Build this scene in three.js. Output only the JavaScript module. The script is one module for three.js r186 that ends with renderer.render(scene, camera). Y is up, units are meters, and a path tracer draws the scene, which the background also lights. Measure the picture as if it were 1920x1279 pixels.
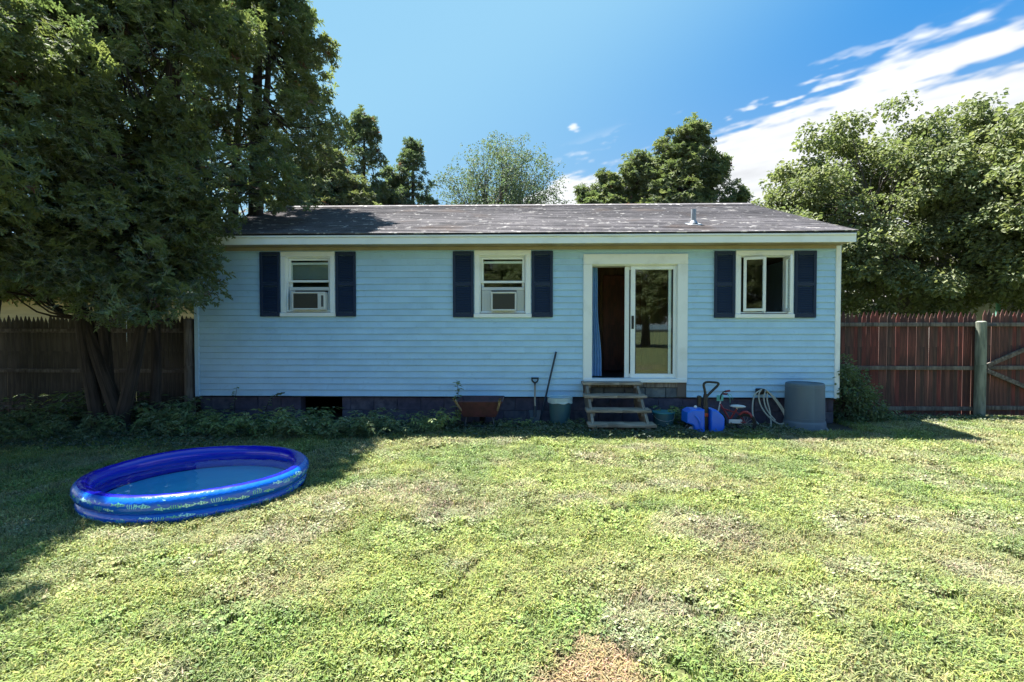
import * as THREE from 'three';
import { mergeGeometries } from 'three/addons/utils/BufferGeometryUtils.js';

// ---------------------------------------------------------------- camera, sky, sun, exposure
const EXPOSURE = 5.0;
const scene = new THREE.Scene();
const camera = new THREE.PerspectiveCamera(67.35, 1024 / 682, 0.05, 900);
camera.position.set(0, 1.57, 0);
camera.rotation.order = 'YXZ';
camera.rotation.set(THREE.MathUtils.degToRad(-1.283), THREE.MathUtils.degToRad(1.5), 0);
const renderer = new THREE.WebGLRenderer({ antialias: true });
renderer.setSize(1024, 682);
renderer.toneMapping = THREE.LinearToneMapping;
renderer.toneMappingExposure = EXPOSURE;
renderer.shadowMap.enabled = true;

const SUN = new THREE.Vector3(-1.2, 3.11, -1.04).normalize();
const sun = new THREE.DirectionalLight(new THREE.Color().setRGB(1, 0.955, 0.88), 4.6);
sun.position.copy(SUN).multiplyScalar(60);
sun.castShadow = true;
sun.shadow.mapSize.set(4096, 4096);
Object.assign(sun.shadow.camera, { left: -30, right: 30, top: 30, bottom: -30, near: 1, far: 140 });
scene.add(sun, sun.target);

// ---------------------------------------------------------------- noise and random helpers
function rng(seed) {
  let s = seed | 0;
  return () => { s = (s + 0x6d2b79f5) | 0; let t = Math.imul(s ^ (s >>> 15), 1 | s); t = (t + Math.imul(t ^ (t >>> 7), 61 | t)) ^ t; return ((t ^ (t >>> 14)) >>> 0) / 4294967296; };
}
const hash2 = (x, y) => { let h = Math.imul(x, 374761393) + Math.imul(y, 668265263) | 0; h = Math.imul(h ^ (h >>> 13), 1274126177); return ((h ^ (h >>> 16)) >>> 0) / 4294967296; };
function noise2(x, y) {
  const xi = Math.floor(x), yi = Math.floor(y), a = x - xi, b = y - yi;
  const u = a * a * (3 - 2 * a), v = b * b * (3 - 2 * b);
  return (hash2(xi, yi) * (1 - u) + hash2(xi + 1, yi) * u) * (1 - v) + (hash2(xi, yi + 1) * (1 - u) + hash2(xi + 1, yi + 1) * u) * v;
}
function fbm(x, y, n = 4) { let s = 0, a = 0.5, t = 0; for (let i = 0; i < n; i++) { s += a * noise2(x, y); t += a; a *= 0.5; x = x * 2.03 + 17.1; y = y * 2.03 + 9.7; } return s / t; }
const clamp = (x, a = 0, b = 1) => Math.min(b, Math.max(a, x));
const sstep = (a, b, x) => { const t = clamp((x - a) / (b - a)); return t * t * (3 - 2 * t); };
const mix = (a, b, t) => a + (b - a) * t;
const mix3 = (a, b, t) => [mix(a[0], b[0], t), mix(a[1], b[1], t), mix(a[2], b[2], t)];
const toSRGB = (x) => { x = clamp(x); return Math.round(255 * (x < 0.0031308 ? x * 12.92 : 1.055 * Math.pow(x, 1 / 2.4) - 0.055)); };

// ---------------------------------------------------------------- the sky: clear summer air with a bank of cloud
{
  const W = 4096, H = 2048, data = new Float32Array(W * H * 4);
  const k = 1 / EXPOSURE, D = 180 / Math.PI;
  for (let j = 0; j < H; j++) {
    const el = ((j + 0.5) / H - 0.5) * Math.PI, se = Math.sin(el), ce = Math.cos(el), elD = el * D;
    for (let i = 0; i < W; i++) {
      const o = (j * W + i) * 4;
      data[o + 3] = 1;
      if (elD < -1) { data[o] = 0.10 * k; data[o + 1] = 0.13 * k; data[o + 2] = 0.10 * k; continue; }
      const ph = ((i + 0.5) / W - 0.5) * 2 * Math.PI, dx = ce * Math.cos(ph), dz = ce * Math.sin(ph);
      const s = Math.max(0, se), t = sstep(-0.06, 0.52, s), cosSun = dx * SUN.x + se * SUN.y + dz * SUN.z;
      let c = mix3([0.60, 0.85, 0.99], [0.036, 0.32, 0.83], t);
      c = mix3(c, [0.43, 0.78, 0.98], 0.76 * sstep(0.38, 0.74, cosSun));
      // clouds
      if (elD < 40 && elD > 0.5) {                                          // fronts of broken cloud, seen as on a level sheet
        const px = dx / s, pz = dz / s, fn = 0.75 * px - 0.66 * pz, al = 0.66 * px + 0.75 * pz, far = sstep(14, 4, Math.hypot(px, pz));
        const n1 = fbm(al * 1.1 + 20, fn * 2.2 + 7, 3), n2 = fbm(al * 3.2 + 3, fn * 6.5 - 8, 5), n3 = fbm(al * 9 + 40, fn * 19 + 5, 4);
        const rag = (n1 - 0.5) * 0.75 + (n2 - 0.5) * 0.85 + (n3 - 0.5) * 0.30;
        let cov = sstep(2.42, 2.66, fn + rag) * sstep(0.12, 0.27, n2 * 0.6 + n3 * 0.3 + 0.12 * sstep(2.7, 3.3, fn));
        cov = Math.max(cov, sstep(3.2, 3.6, -fn + rag));
        cov = Math.max(cov, 0.85 * sstep(0.565, 0.65, n2 * 0.62 + n3 * 0.38) * sstep(1.95, 2.4, fn) * sstep(0.2, 0.9, al + 2.6));
        const az = Math.atan2(dx, -dz) * D;
        cov = clamp(Math.max(cov, 0.85 * sstep(0.45, 0.95, Math.exp(-(((az - 5.4) / 0.85) ** 2) - (((elD - 21.2) / 0.55) ** 2)) + (n3 - 0.5) * 1.3)));
        const lit = 0.96 + 0.34 * (n2 - 0.5) + 0.16 * (n3 - 0.5) - 0.10 * sstep(2.7, 3.6, fn) * (1 - n1);
        c = mix3(c, [1.05 * lit, 1.08 * lit, 1.12 * lit], cov * mix(0.75, 1, far));
      }
      data[o] = c[0] * k; data[o + 1] = c[1] * k; data[o + 2] = c[2] * k;
    }
  }
  const sky = new THREE.DataTexture(data, W, H, THREE.RGBAFormat, THREE.FloatType);
  sky.mapping = THREE.EquirectangularReflectionMapping;
  sky.magFilter = sky.minFilter = THREE.LinearFilter;
  sky.needsUpdate = true;
  scene.background = sky;
  scene.environment = sky;
}

// ---------------------------------------------------------------- textures and materials
function tex(w, h, fn, srgb = true) {
  const d = new Uint8Array(w * h * 4);
  for (let j = 0; j < h; j++) for (let i = 0; i < w; i++) {
    const c = fn((i + 0.5) / w, (j + 0.5) / h, i, j), o = (j * w + i) * 4;
    for (let k = 0; k < 3; k++) d[o + k] = srgb ? toSRGB(c[k]) : Math.round(255 * clamp(c[k]));
    d[o + 3] = 255;
  }
  const t = new THREE.DataTexture(d, w, h);
  t.wrapS = t.wrapT = THREE.RepeatWrapping; t.magFilter = THREE.LinearFilter; t.minFilter = THREE.LinearMipmapLinearFilter;
  if (srgb) t.colorSpace = THREE.SRGBColorSpace;
  t.needsUpdate = true;
  return t;
}
// periodic fbm over the unit square
function pnoise(x, y, p, seed) {
  const xi = Math.floor(x), yi = Math.floor(y), a = x - xi, b = y - yi, m = (n) => ((n % p) + p) % p;
  const u = a * a * (3 - 2 * a), v = b * b * (3 - 2 * b), g = (i, j) => hash2(m(i) + seed * 131, m(j) + seed * 71);
  return (g(xi, yi) * (1 - u) + g(xi + 1, yi) * u) * (1 - v) + (g(xi, yi + 1) * (1 - u) + g(xi + 1, yi + 1) * u) * v;
}
function pfbm(u, v, p, n, seed = 1) { let s = 0, a = 0.5, t = 0; for (let i = 0; i < n; i++) { s += a * pnoise(u * p, v * p, p, seed + i); t += a; a *= 0.55; p *= 2; } return s / t; }
function mottled(size, p, n, c0, c1, seed, contrast = 1.6) { return tex(size, size, (u, v) => mix3(c0, c1, clamp((pfbm(u, v, p, n, seed) - 0.5) * contrast + 0.5))); }
const grey = (size, p, n, seed, lo = 0, hi = 1) => tex(size, size, (u, v) => { const g = mix(lo, hi, pfbm(u, v, p, n, seed)); return [g, g, g]; }, false);
const rep = (t, x, y = x) => { const c = t.clone(); c.repeat.set(x, y); c.needsUpdate = true; return c; };
const std = (o) => new THREE.MeshStandardMaterial({ roughness: 0.8, metalness: 0, ...o });
const phy = (o) => new THREE.MeshPhysicalMaterial({ roughness: 0.8, metalness: 0, ...o });
const lin = (r, g, b) => new THREE.Color().setRGB(r, g, b);

const noiseFine = grey(256, 16, 4, 5), noiseMid = grey(256, 6, 5, 9);
const M = {};
{
  const sid = tex(512, 512, (u, v) => {
    const st = pfbm(u * 1, v * 0.25, 16, 4, 3), big = pfbm(u, v, 4, 4, 8), sp = pfbm(u, v, 64, 2, 14);
    const d = clamp((st - 0.5) * 0.5 + (big - 0.5) * 0.55 + (sp > 0.78 ? 0.22 : 0) + 0.2, 0, 1);
    return mix3([0.44, 0.68, 0.88], [0.29, 0.47, 0.62], d);
  });
  M.siding = std({ map: rep(sid, 0.38), roughness: 0.52, bumpMap: rep(noiseFine, 5, 1), bumpScale: 0.0006 });
  const trim = tex(256, 256, (u, v) => { const d = clamp((pfbm(u, v, 6, 5, 21) - 0.52) * 1.8); return mix3([0.82, 0.87, 0.88], [0.62, 0.66, 0.62], d); });
  M.trim = std({ map: rep(trim, 0.7), roughness: 0.5 });
  M.fascia = std({ map: rep(trim, 0.35), roughness: 0.55 });
  M.soffit = std({ map: mottled(128, 5, 4, [0.40, 0.34, 0.24], [0.30, 0.26, 0.18], 4), roughness: 0.8 });
  M.shutter = std({ color: lin(0.007, 0.022, 0.062), roughness: 0.7 });
  const roof = tex(1024, 1024, (u, v) => {
    const tab = hash2(Math.floor(u * 48), Math.floor(v * 30)), streak = pfbm(u, v * 0.5, 10, 5, 31), big = pfbm(u, v, 5, 4, 37), g = hash2(Math.floor(u * 1024), Math.floor(v * 1024)), lich = pfbm(u, v, 40, 3, 51);
    let b = 0.098 * (0.82 + 0.3 * tab) * (0.75 + 0.5 * streak) * (0.6 + 0.8 * g);
    let c = [b * 1.05, b * 0.98, b * 1.09];
    c = mix3(c, [0.11, 0.075, 0.06], 0.55 * sstep(0.55, 0.75, big));
    c = mix3(c, [0.45, 0.43, 0.42], 0.8 * sstep(0.68, 0.78, lich));
    return mix3(c, [0.05, 0.05, 0.06], 0.45 * sstep(0.62, 0.76, pfbm(u, v * 0.6, 14, 4, 61)));
  });
  M.roof = std({ map: rep(roof, 0.24, 0.24), roughness: 0.92, bumpMap: rep(noiseFine, 3), bumpScale: 0.004 });
  M.roofEdge = std({ color: lin(0.02, 0.02, 0.022), roughness: 0.9 });
  M.block = [0, 1, 2].map((i) => std({ map: rep(mottled(128, 8, 5, mix3([0.10, 0.085, 0.125], [0.13, 0.12, 0.15], i / 2), [0.05, 0.045, 0.07], 70 + i), 1.6), roughness: 0.95, bumpMap: rep(noiseFine, 3), bumpScale: 0.004 }));
  M.blockGrey = [0, 1].map((i) => std({ map: rep(mottled(128, 7, 5, [0.20, 0.22, 0.22], [0.08, 0.09, 0.10], 80 + i), 1.6), roughness: 0.95, bumpMap: rep(noiseFine, 3), bumpScale: 0.004 }));
  const woodTex = (c0, c1, seed) => tex(256, 256, (u, v) => { const g = pfbm(u, v * 0.12, 32, 4, seed), k = pfbm(u, v * 0.5, 6, 4, seed + 7); return mix3(c0, c1, clamp((g - 0.5) * 2.1 + (k - 0.5) * 1.4 + 0.5)); });
  M.panel = std({ map: rep(woodTex([0.16, 0.075, 0.03], [0.085, 0.036, 0.014], 90), 1.2), roughness: 0.55 });
  M.redwood = std({ map: rep(woodTex([0.17, 0.035, 0.02], [0.09, 0.02, 0.012], 94), 1.2), roughness: 0.5 });
  M.interiorDark = std({ color: lin(0.16, 0.13, 0.11), roughness: 0.9 });
  M.interiorFloor = std({ color: lin(0.11, 0.08, 0.06), roughness: 0.7 });
  M.tread = [0, 1].map((i) => std({ map: rep(woodTex([0.34, 0.30, 0.25], [0.15, 0.125, 0.10], 100 + i * 9), 1.3), roughness: 0.9, bumpMap: rep(noiseFine, 2, 10), bumpScale: 0.002 }));
  M.stringer = std({ map: rep(woodTex([0.30, 0.265, 0.22], [0.14, 0.115, 0.095], 120), 1.3), roughness: 0.9 });
  M.picket = [0, 1, 2, 3].map((i) => std({ map: rep(woodTex(mix3([0.16, 0.04, 0.032], [0.13, 0.065, 0.05], i / 3), mix3([0.055, 0.018, 0.016], [0.05, 0.028, 0.024], i / 3), 130 + i * 5), 1.1, 0.8), roughness: 0.88 }));
  M.picketGrey = [0, 1, 2].map((i) => std({ map: rep(woodTex([0.085, 0.07, 0.058], [0.04, 0.033, 0.028], 160 + i * 5), 1.1, 0.8), roughness: 0.9 }));
  M.rail = std({ map: rep(woodTex([0.17, 0.15, 0.13], [0.065, 0.05, 0.045], 180), 1.0), roughness: 0.9 });
  M.post = std({ map: rep(woodTex([0.24, 0.26, 0.21], [0.10, 0.115, 0.09], 190), 1.0), roughness: 0.9, bumpMap: rep(noiseFine, 2, 0.4), bumpScale: 0.006 });
  M.bark = std({ map: rep(tex(256, 256, (u, v) => { const g = pfbm(u, v * 0.2, 24, 4, 201), k = pfbm(u, v, 6, 4, 207); return mix3([0.06, 0.045, 0.036], [0.02, 0.015, 0.011], clamp((g - 0.5) * 2.4 + (k - 0.5) + 0.5)); }), 1.6, 0.5), roughness: 0.95, bumpMap: rep(noiseMid, 3, 0.5), bumpScale: 0.02 });
  M.barkGrey = std({ map: rep(mottled(128, 8, 4, [0.15, 0.13, 0.11], [0.06, 0.05, 0.042], 211), 1), roughness: 0.95 });
  M.glass = phy({ color: lin(0.93, 0.97, 0.96), transmission: 1, thickness: 0, roughness: 0.02, ior: 1.5 });
  M.white = std({ color: lin(0.72, 0.74, 0.73), roughness: 0.45 });
  M.acBody = std({ color: lin(0.64, 0.66, 0.64), roughness: 0.5 });
  M.acGrille = std({ color: lin(0.085, 0.09, 0.09), roughness: 0.6, metalness: 0.3 });
  M.acSide = std({ color: lin(0.60, 0.62, 0.60), roughness: 0.7 });
  M.blind = std({ color: lin(0.30, 0.31, 0.32), roughness: 0.8 });
  M.darkPlastic = std({ color: lin(0.012, 0.013, 0.016), roughness: 0.4 });
  M.metal = std({ color: lin(0.42, 0.42, 0.42), roughness: 0.45, metalness: 0.8 });
  M.darkMetal = std({ color: lin(0.06, 0.06, 0.065), roughness: 0.5, metalness: 0.6 });
  M.galv = std({ map: rep(mottled(64, 6, 4, [0.35, 0.38, 0.42], [0.2, 0.22, 0.25], 220), 2), roughness: 0.5, metalness: 0.4 });
  M.rust = std({ map: rep(mottled(128, 8, 5, [0.085, 0.027, 0.038], [0.042, 0.017, 0.022], 224), 2), roughness: 0.6 });
  M.rubber = std({ color: lin(0.015, 0.015, 0.016), roughness: 0.85 });
  M.tealCan = std({ map: rep(mottled(128, 5, 5, [0.035, 0.12, 0.15], [0.05, 0.10, 0.11], 230), 1.5), roughness: 0.5 });
  M.bag = std({ color: lin(0.42, 0.55, 0.60), roughness: 0.3 });
  M.tealBucket = std({ color: lin(0.02, 0.16, 0.20), roughness: 0.45 });
  M.greyBin = std({ map: rep(mottled(128, 4, 5, [0.12, 0.17, 0.22], [0.075, 0.11, 0.15], 240), 1.2), roughness: 0.6 });
  M.toyBlue = std({ color: lin(0.008, 0.13, 0.75), roughness: 0.3 });
  M.toyRed = std({ color: lin(0.45, 0.03, 0.02), roughness: 0.35 });
  M.bikeRed = std({ color: lin(0.22, 0.02, 0.03), roughness: 0.35 });
  M.bikeTeal = std({ color: lin(0.1, 0.42, 0.38), roughness: 0.4 });
  M.bikeWhite = std({ color: lin(0.55, 0.58, 0.62), roughness: 0.4 });
  M.hose = std({ color: lin(0.42, 0.43, 0.38), roughness: 0.55 });
  M.brass = std({ color: lin(0.5, 0.36, 0.12), roughness: 0.35, metalness: 0.9 });
  M.curtain = phy({ map: rep(mottled(128, 12, 3, [0.22, 0.48, 0.82], [0.14, 0.34, 0.68], 250), 3), roughness: 0.95, transmission: 0.35, thickness: 0 });
  M.tanSiding = std({ map: rep(mottled(64, 4, 4, [0.40, 0.31, 0.17], [0.32, 0.25, 0.14], 260), 0.5), roughness: 0.8 });
  M.whiteSiding = std({ map: rep(mottled(64, 4, 4, [0.70, 0.72, 0.72], [0.58, 0.60, 0.60], 264), 0.5), roughness: 0.7 });
  M.mint = std({ color: lin(0.22, 0.55, 0.45), roughness: 0.6 });
  M.paleRoof = std({ map: rep(mottled(128, 24, 4, [0.22, 0.2, 0.19], [0.12, 0.11, 0.105], 268), 0.5), roughness: 0.9 });
  M.soil = std({ map: rep(mottled(256, 10, 5, [0.06, 0.045, 0.03], [0.025, 0.02, 0.014], 272), 0.8), roughness: 1 });
  M.leaf = phy({ color: 0xffffff, roughness: 1, transmission: 0.5, thickness: 0, side: THREE.DoubleSide, clearcoat: 0.12, clearcoatRoughness: 0.45 });
  M.needle = phy({ color: 0xffffff, roughness: 1, transmission: 0.48, thickness: 0, side: THREE.DoubleSide, clearcoat: 0.1, clearcoatRoughness: 0.45 });
  M.blade = phy({ color: 0xffffff, vertexColors: true, roughness: 1, transmission: 0.3, thickness: 0, side: THREE.DoubleSide });
}

// ---------------------------------------------------------------- geometry helpers
const V = (x, y, z) => new THREE.Vector3(x, y, z);
class Geo {
  constructor() { this.p = []; }
  tri(a, b, c) { this.p.push(...a, ...b, ...c); return this; }
  quad(a, b, c, d) { return this.tri(a, b, c).tri(a, c, d); }
  done(off = [0, 0]) { const g = new THREE.BufferGeometry(); g.setAttribute('position', new THREE.Float32BufferAttribute(this.p, 3)); g.computeVertexNormals(); return boxUV(g, off); }
}
function boxUV(g, off = [0, 0], turn = false) {
  const p = g.attributes.position, n = g.attributes.normal, uv = new Float32Array(p.count * 2);
  for (let i = 0; i < p.count; i++) {
    const ax = Math.abs(n.getX(i)), ay = Math.abs(n.getY(i)), az = Math.abs(n.getZ(i));
    let a, b;
    if (ax > ay && ax > az) { a = p.getZ(i); b = p.getY(i); } else if (ay > az) { a = p.getX(i); b = p.getZ(i); } else { a = p.getX(i); b = p.getY(i); }
    if (turn) [a, b] = [b, a];
    uv[i * 2] = a + off[0]; uv[i * 2 + 1] = b + off[1];
  }
  g.setAttribute('uv', new THREE.BufferAttribute(uv, 2));
  return g;
}
// chamfered box centred at (x, y, z)
function cbox(w, h, d, x = 0, y = 0, z = 0, c = 0.004, off, turn) {
  const half = [w / 2, h / 2, d / 2], cc = Math.min(c, ...half.map((k) => k * 0.45)), G = new Geo(), ctr = [x, y, z];
  const pt = (s, axis) => s.map((v, i) => ctr[i] + v * (half[i] - (i === axis ? 0 : cc)));
  const face = (pts) => {
    const [a, b, cq] = pts, u = b.map((v, i) => v - a[i]), w2 = cq.map((v, i) => v - a[i]);
    const n = [u[1] * w2[2] - u[2] * w2[1], u[2] * w2[0] - u[0] * w2[2], u[0] * w2[1] - u[1] * w2[0]];
    const m = pts[0].map((_, i) => pts.reduce((t, q) => t + q[i], 0) / pts.length - ctr[i]);
    if (n[0] * m[0] + n[1] * m[1] + n[2] * m[2] < 0) pts.reverse();
    if (pts.length === 3) G.tri(...pts); else G.quad(...pts);
  };
  for (let a = 0; a < 3; a++) for (const s of [-1, 1]) {
    const b = (a + 1) % 3, e = (a + 2) % 3;
    face([[-1, -1], [1, -1], [1, 1], [-1, 1]].map(([p, q]) => { const t = [0, 0, 0]; t[a] = s; t[b] = p; t[e] = q; return pt(t, a); }));
    for (const r of [-1, 1]) { const q = (k, ax) => { const t = [0, 0, 0]; t[a] = s; t[b] = r; t[e] = k; return pt(t, ax); }; face([q(-1, a), q(1, a), q(1, b), q(-1, b)]); }
  }
  for (const sx of [-1, 1]) for (const sy of [-1, 1]) for (const sz of [-1, 1]) face([0, 1, 2].map((k) => pt([sx, sy, sz], k)));
  const g = G.done(off);
  return turn ? boxUV(g, off || [0, 0], true) : g;
}
// box between two corners, chamfered
const span = (x0, x1, y0, y1, z0, z1, c = 0.004, off, turn) => cbox(x1 - x0, y1 - y0, z1 - z0, (x0 + x1) / 2, (y0 + y1) / 2, (z0 + z1) / 2, c, off, turn);
// a section given as [z, y] points, run along x
function prism(x0, x1, pts, off) {
  const G = new Geo(), n = pts.length, P = (x, k) => [x, pts[k % n][1], pts[k % n][0]];
  for (let k = 0; k < n; k++) G.quad(P(x0, k), P(x1, k), P(x1, k + 1), P(x0, k + 1));
  for (let k = 1; k < n - 1; k++) { G.tri(P(x0, 0), P(x0, k), P(x0, k + 1)); G.tri(P(x1, 0), P(x1, k + 1), P(x1, k)); }
  return G.done(off);
}
function clean(g) { const h = g.index ? g.toNonIndexed() : g; for (const k of Object.keys(h.attributes)) if (!['position', 'normal', 'uv'].includes(k)) h.deleteAttribute(k); return h; }
const merge = (list) => mergeGeometries(list.map(clean), false);
// tapered tube along points with a radius at each
function limb(pts, radii, seg = 7, steps = 3, closedEnds = true) {
  const curve = new THREE.CatmullRomCurve3(pts.map((p) => Array.isArray(p) ? V(...p) : p)), N = Math.max(2, (pts.length - 1) * steps), pos = [], nor = [], uv = [], idx = [];
  let ref = V(0.31, 0.2, 0.93), len = 0, prev = null;
  for (let i = 0; i <= N; i++) {
    const t = i / N, c = curve.getPoint(t), d = curve.getTangent(t), f = t * (radii.length - 1), k = Math.min(radii.length - 2, Math.floor(f)), r = radii.length === 1 ? radii[0] : mix(radii[k], radii[k + 1], f - k);
    const a = V().crossVectors(d, ref).normalize(), b = V().crossVectors(a, d).normalize(); ref = b;
    if (prev) len += c.distanceTo(prev); prev = c;
    for (let j = 0; j <= seg; j++) { const w = j / seg * Math.PI * 2, n = a.clone().multiplyScalar(Math.cos(w)).addScaledVector(b, Math.sin(w)); pos.push(c.x + n.x * r, c.y + n.y * r, c.z + n.z * r); nor.push(n.x, n.y, n.z); uv.push(j / seg * Math.PI * 2 * radii[0], len); }
    if (i) for (let j = 0; j < seg; j++) { const q = (i - 1) * (seg + 1) + j; idx.push(q, q + seg + 1, q + 1, q + 1, q + seg + 1, q + seg + 2); }
  }
  if (closedEnds) for (const [row, s] of [[0, -1], [N, 1]]) {
    const c = curve.getPoint(row / N), d = curve.getTangent(row / N).multiplyScalar(s), at = pos.length / 3; pos.push(c.x, c.y, c.z); nor.push(d.x, d.y, d.z); uv.push(0, len);
    for (let j = 0; j < seg; j++) { const q = row * (seg + 1) + j; idx.push(...(s > 0 ? [at, q, q + 1] : [at, q + 1, q])); }
  }
  const g = new THREE.BufferGeometry(); g.setAttribute('position', new THREE.Float32BufferAttribute(pos, 3)); g.setAttribute('normal', new THREE.Float32BufferAttribute(nor, 3)); g.setAttribute('uv', new THREE.Float32BufferAttribute(uv, 2)); g.setIndex(idx);
  return g;
}
const tube = (pts, r, seg = 8, steps = 4) => limb(pts, [r, r], seg, steps);
const lathe = (pts, seg = 32, x = 0, y = 0, z = 0) => new THREE.LatheGeometry(pts.map((p) => new THREE.Vector2(p[0], p[1])), seg).translate(x, y, z);

// ---------------------------------------------------------------- objects
const taken = {};
function numbered(name) { const n = taken[name] = (taken[name] ?? -1) + 1; return n ? name + '_' + String(n).padStart(3, '0') : name; }
function thing(name, label, category, [x, y, z] = [0, 0, 0], group) {
  const o = new THREE.Group(); o.name = numbered(name); o.position.set(x, y, z); o.userData = { label, category }; if (group) o.userData.group = group; scene.add(o); return o;
}
// a part whose geometry is written in the world's axes
function root(o) { while (o.parent && o.parent !== scene) o = o.parent; return o; }
function part(parent, name, geo, mat, extra) {
  const r = root(parent), g = Array.isArray(geo) ? merge(geo) : geo;
  g.translate(-r.position.x, -r.position.y, -r.position.z);
  const m = new THREE.Mesh(g, mat); m.name = name; m.castShadow = m.receiveShadow = true; if (extra) Object.assign(m.userData, extra); parent.add(m); return m;
}
function structure(name, geo, mat, label) { const m = new THREE.Mesh(geo, mat); m.name = name; m.receiveShadow = m.castShadow = true; m.userData = { kind: 'structure', label, category: name.replace('_', ' ') }; scene.add(m); return m; }

// ---------------------------------------------------------------- ground and lawn
// what grows where: 0..1 dryness, a tan scorched spot, lushness; colours of the living things themselves
function lawnColor(x, z) {
  const dry = sstep(0.44, 0.66, fbm(x * 1.3 + 4, z * 1.3 + 7, 5)), straw = sstep(0.56, 0.72, fbm(x * 2.4 - 20, z * 2.4 + 3, 5)), lush = sstep(0.45, 0.68, fbm(x * 1.6 + 50, z * 1.6 - 9, 5)), brown = sstep(0.60, 0.74, fbm(x * 2.0 + 90, z * 2.0 + 40, 5));
  let c = mix3([0.225, 0.265, 0.06], [0.15, 0.215, 0.045], lush);
  c = mix3(c, [0.255, 0.235, 0.115], dry * 0.5);
  c = mix3(c, [0.30, 0.27, 0.19], straw * 0.55);
  c = mix3(c, [0.20, 0.155, 0.09], brown * 0.4);
  const ex = (x - 0.31) / 0.29, ez = (z + 2.06) / 0.46, spot = sstep(1.12, 0.86, Math.hypot(ex, ez) + (fbm(x * 9, z * 9, 3) - 0.5) * 0.5);
  return [mix3(c, [0.25, 0.185, 0.095], spot), spot];
}
structure('ground', (() => { const g = new THREE.PlaneGeometry(600, 600, 1, 1).rotateX(-Math.PI / 2); return boxUV(g); })(),
  std({ map: rep(mottled(256, 8, 5, [0.09, 0.11, 0.035], [0.05, 0.06, 0.02], 300), 0.12), roughness: 1 }), 'plain grassy ground around the yards');
{
  const X0 = -13, X1 = 13, Z0 = -9.6, Z1 = 6, t = tex(2048, 1280, (u, v) => {
    const x = mix(X0, X1, u), z = mix(Z0, Z1, v), [c] = lawnColor(x, z), g = hash2(Math.floor(u * 2048), Math.floor(v * 1280)), s = fbm(x * 14, z * 14, 3);
    const k = 0.22 + 0.3 * g + 0.3 * (s - 0.5);
    return mix3([c[0] * k, c[1] * k * 0.92, c[2] * k], [0.07, 0.052, 0.034], 0.35 * sstep(0.5, 0.7, s));
  });
  const g = new THREE.PlaneGeometry(X1 - X0, Z1 - Z0, 1, 1).rotateX(-Math.PI / 2).translate((X0 + X1) / 2, 0.005, (Z0 + Z1) / 2), uv = g.attributes.uv, p = g.attributes.position;
  for (let i = 0; i < uv.count; i++) uv.setXY(i, (p.getX(i) - X0) / (X1 - X0), (p.getZ(i) - Z0) / (Z1 - Z0));
  t.wrapS = t.wrapT = THREE.ClampToEdgeWrapping;
  structure('lawn', g, std({ map: t, roughness: 1 }), 'back yard lawn of short mown grass and thatch');
  // bare earth along the foundation and under the cedars
  const bed = new THREE.Shape(); bed.moveTo(-13, 8.6); for (let i = 0; i <= 40; i++) { const x = mix(-13, 9.5, i / 40); bed.lineTo(x, (x < -4 ? 7.0 : x < -1.9 ? 7.1 : 7.5) + 0.22 * (fbm(x * 1.7, 3, 3) - 0.5) * 2); } bed.lineTo(9.5, 8.6); bed.lineTo(9.5, 9.5); bed.lineTo(-13, 9.5);
  structure('soil_bed', boxUV(new THREE.ShapeGeometry(bed).rotateX(-Math.PI / 2).translate(0, 0.009, 0)), M.soil, 'dark bare soil strip along the foundation');
}

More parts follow.
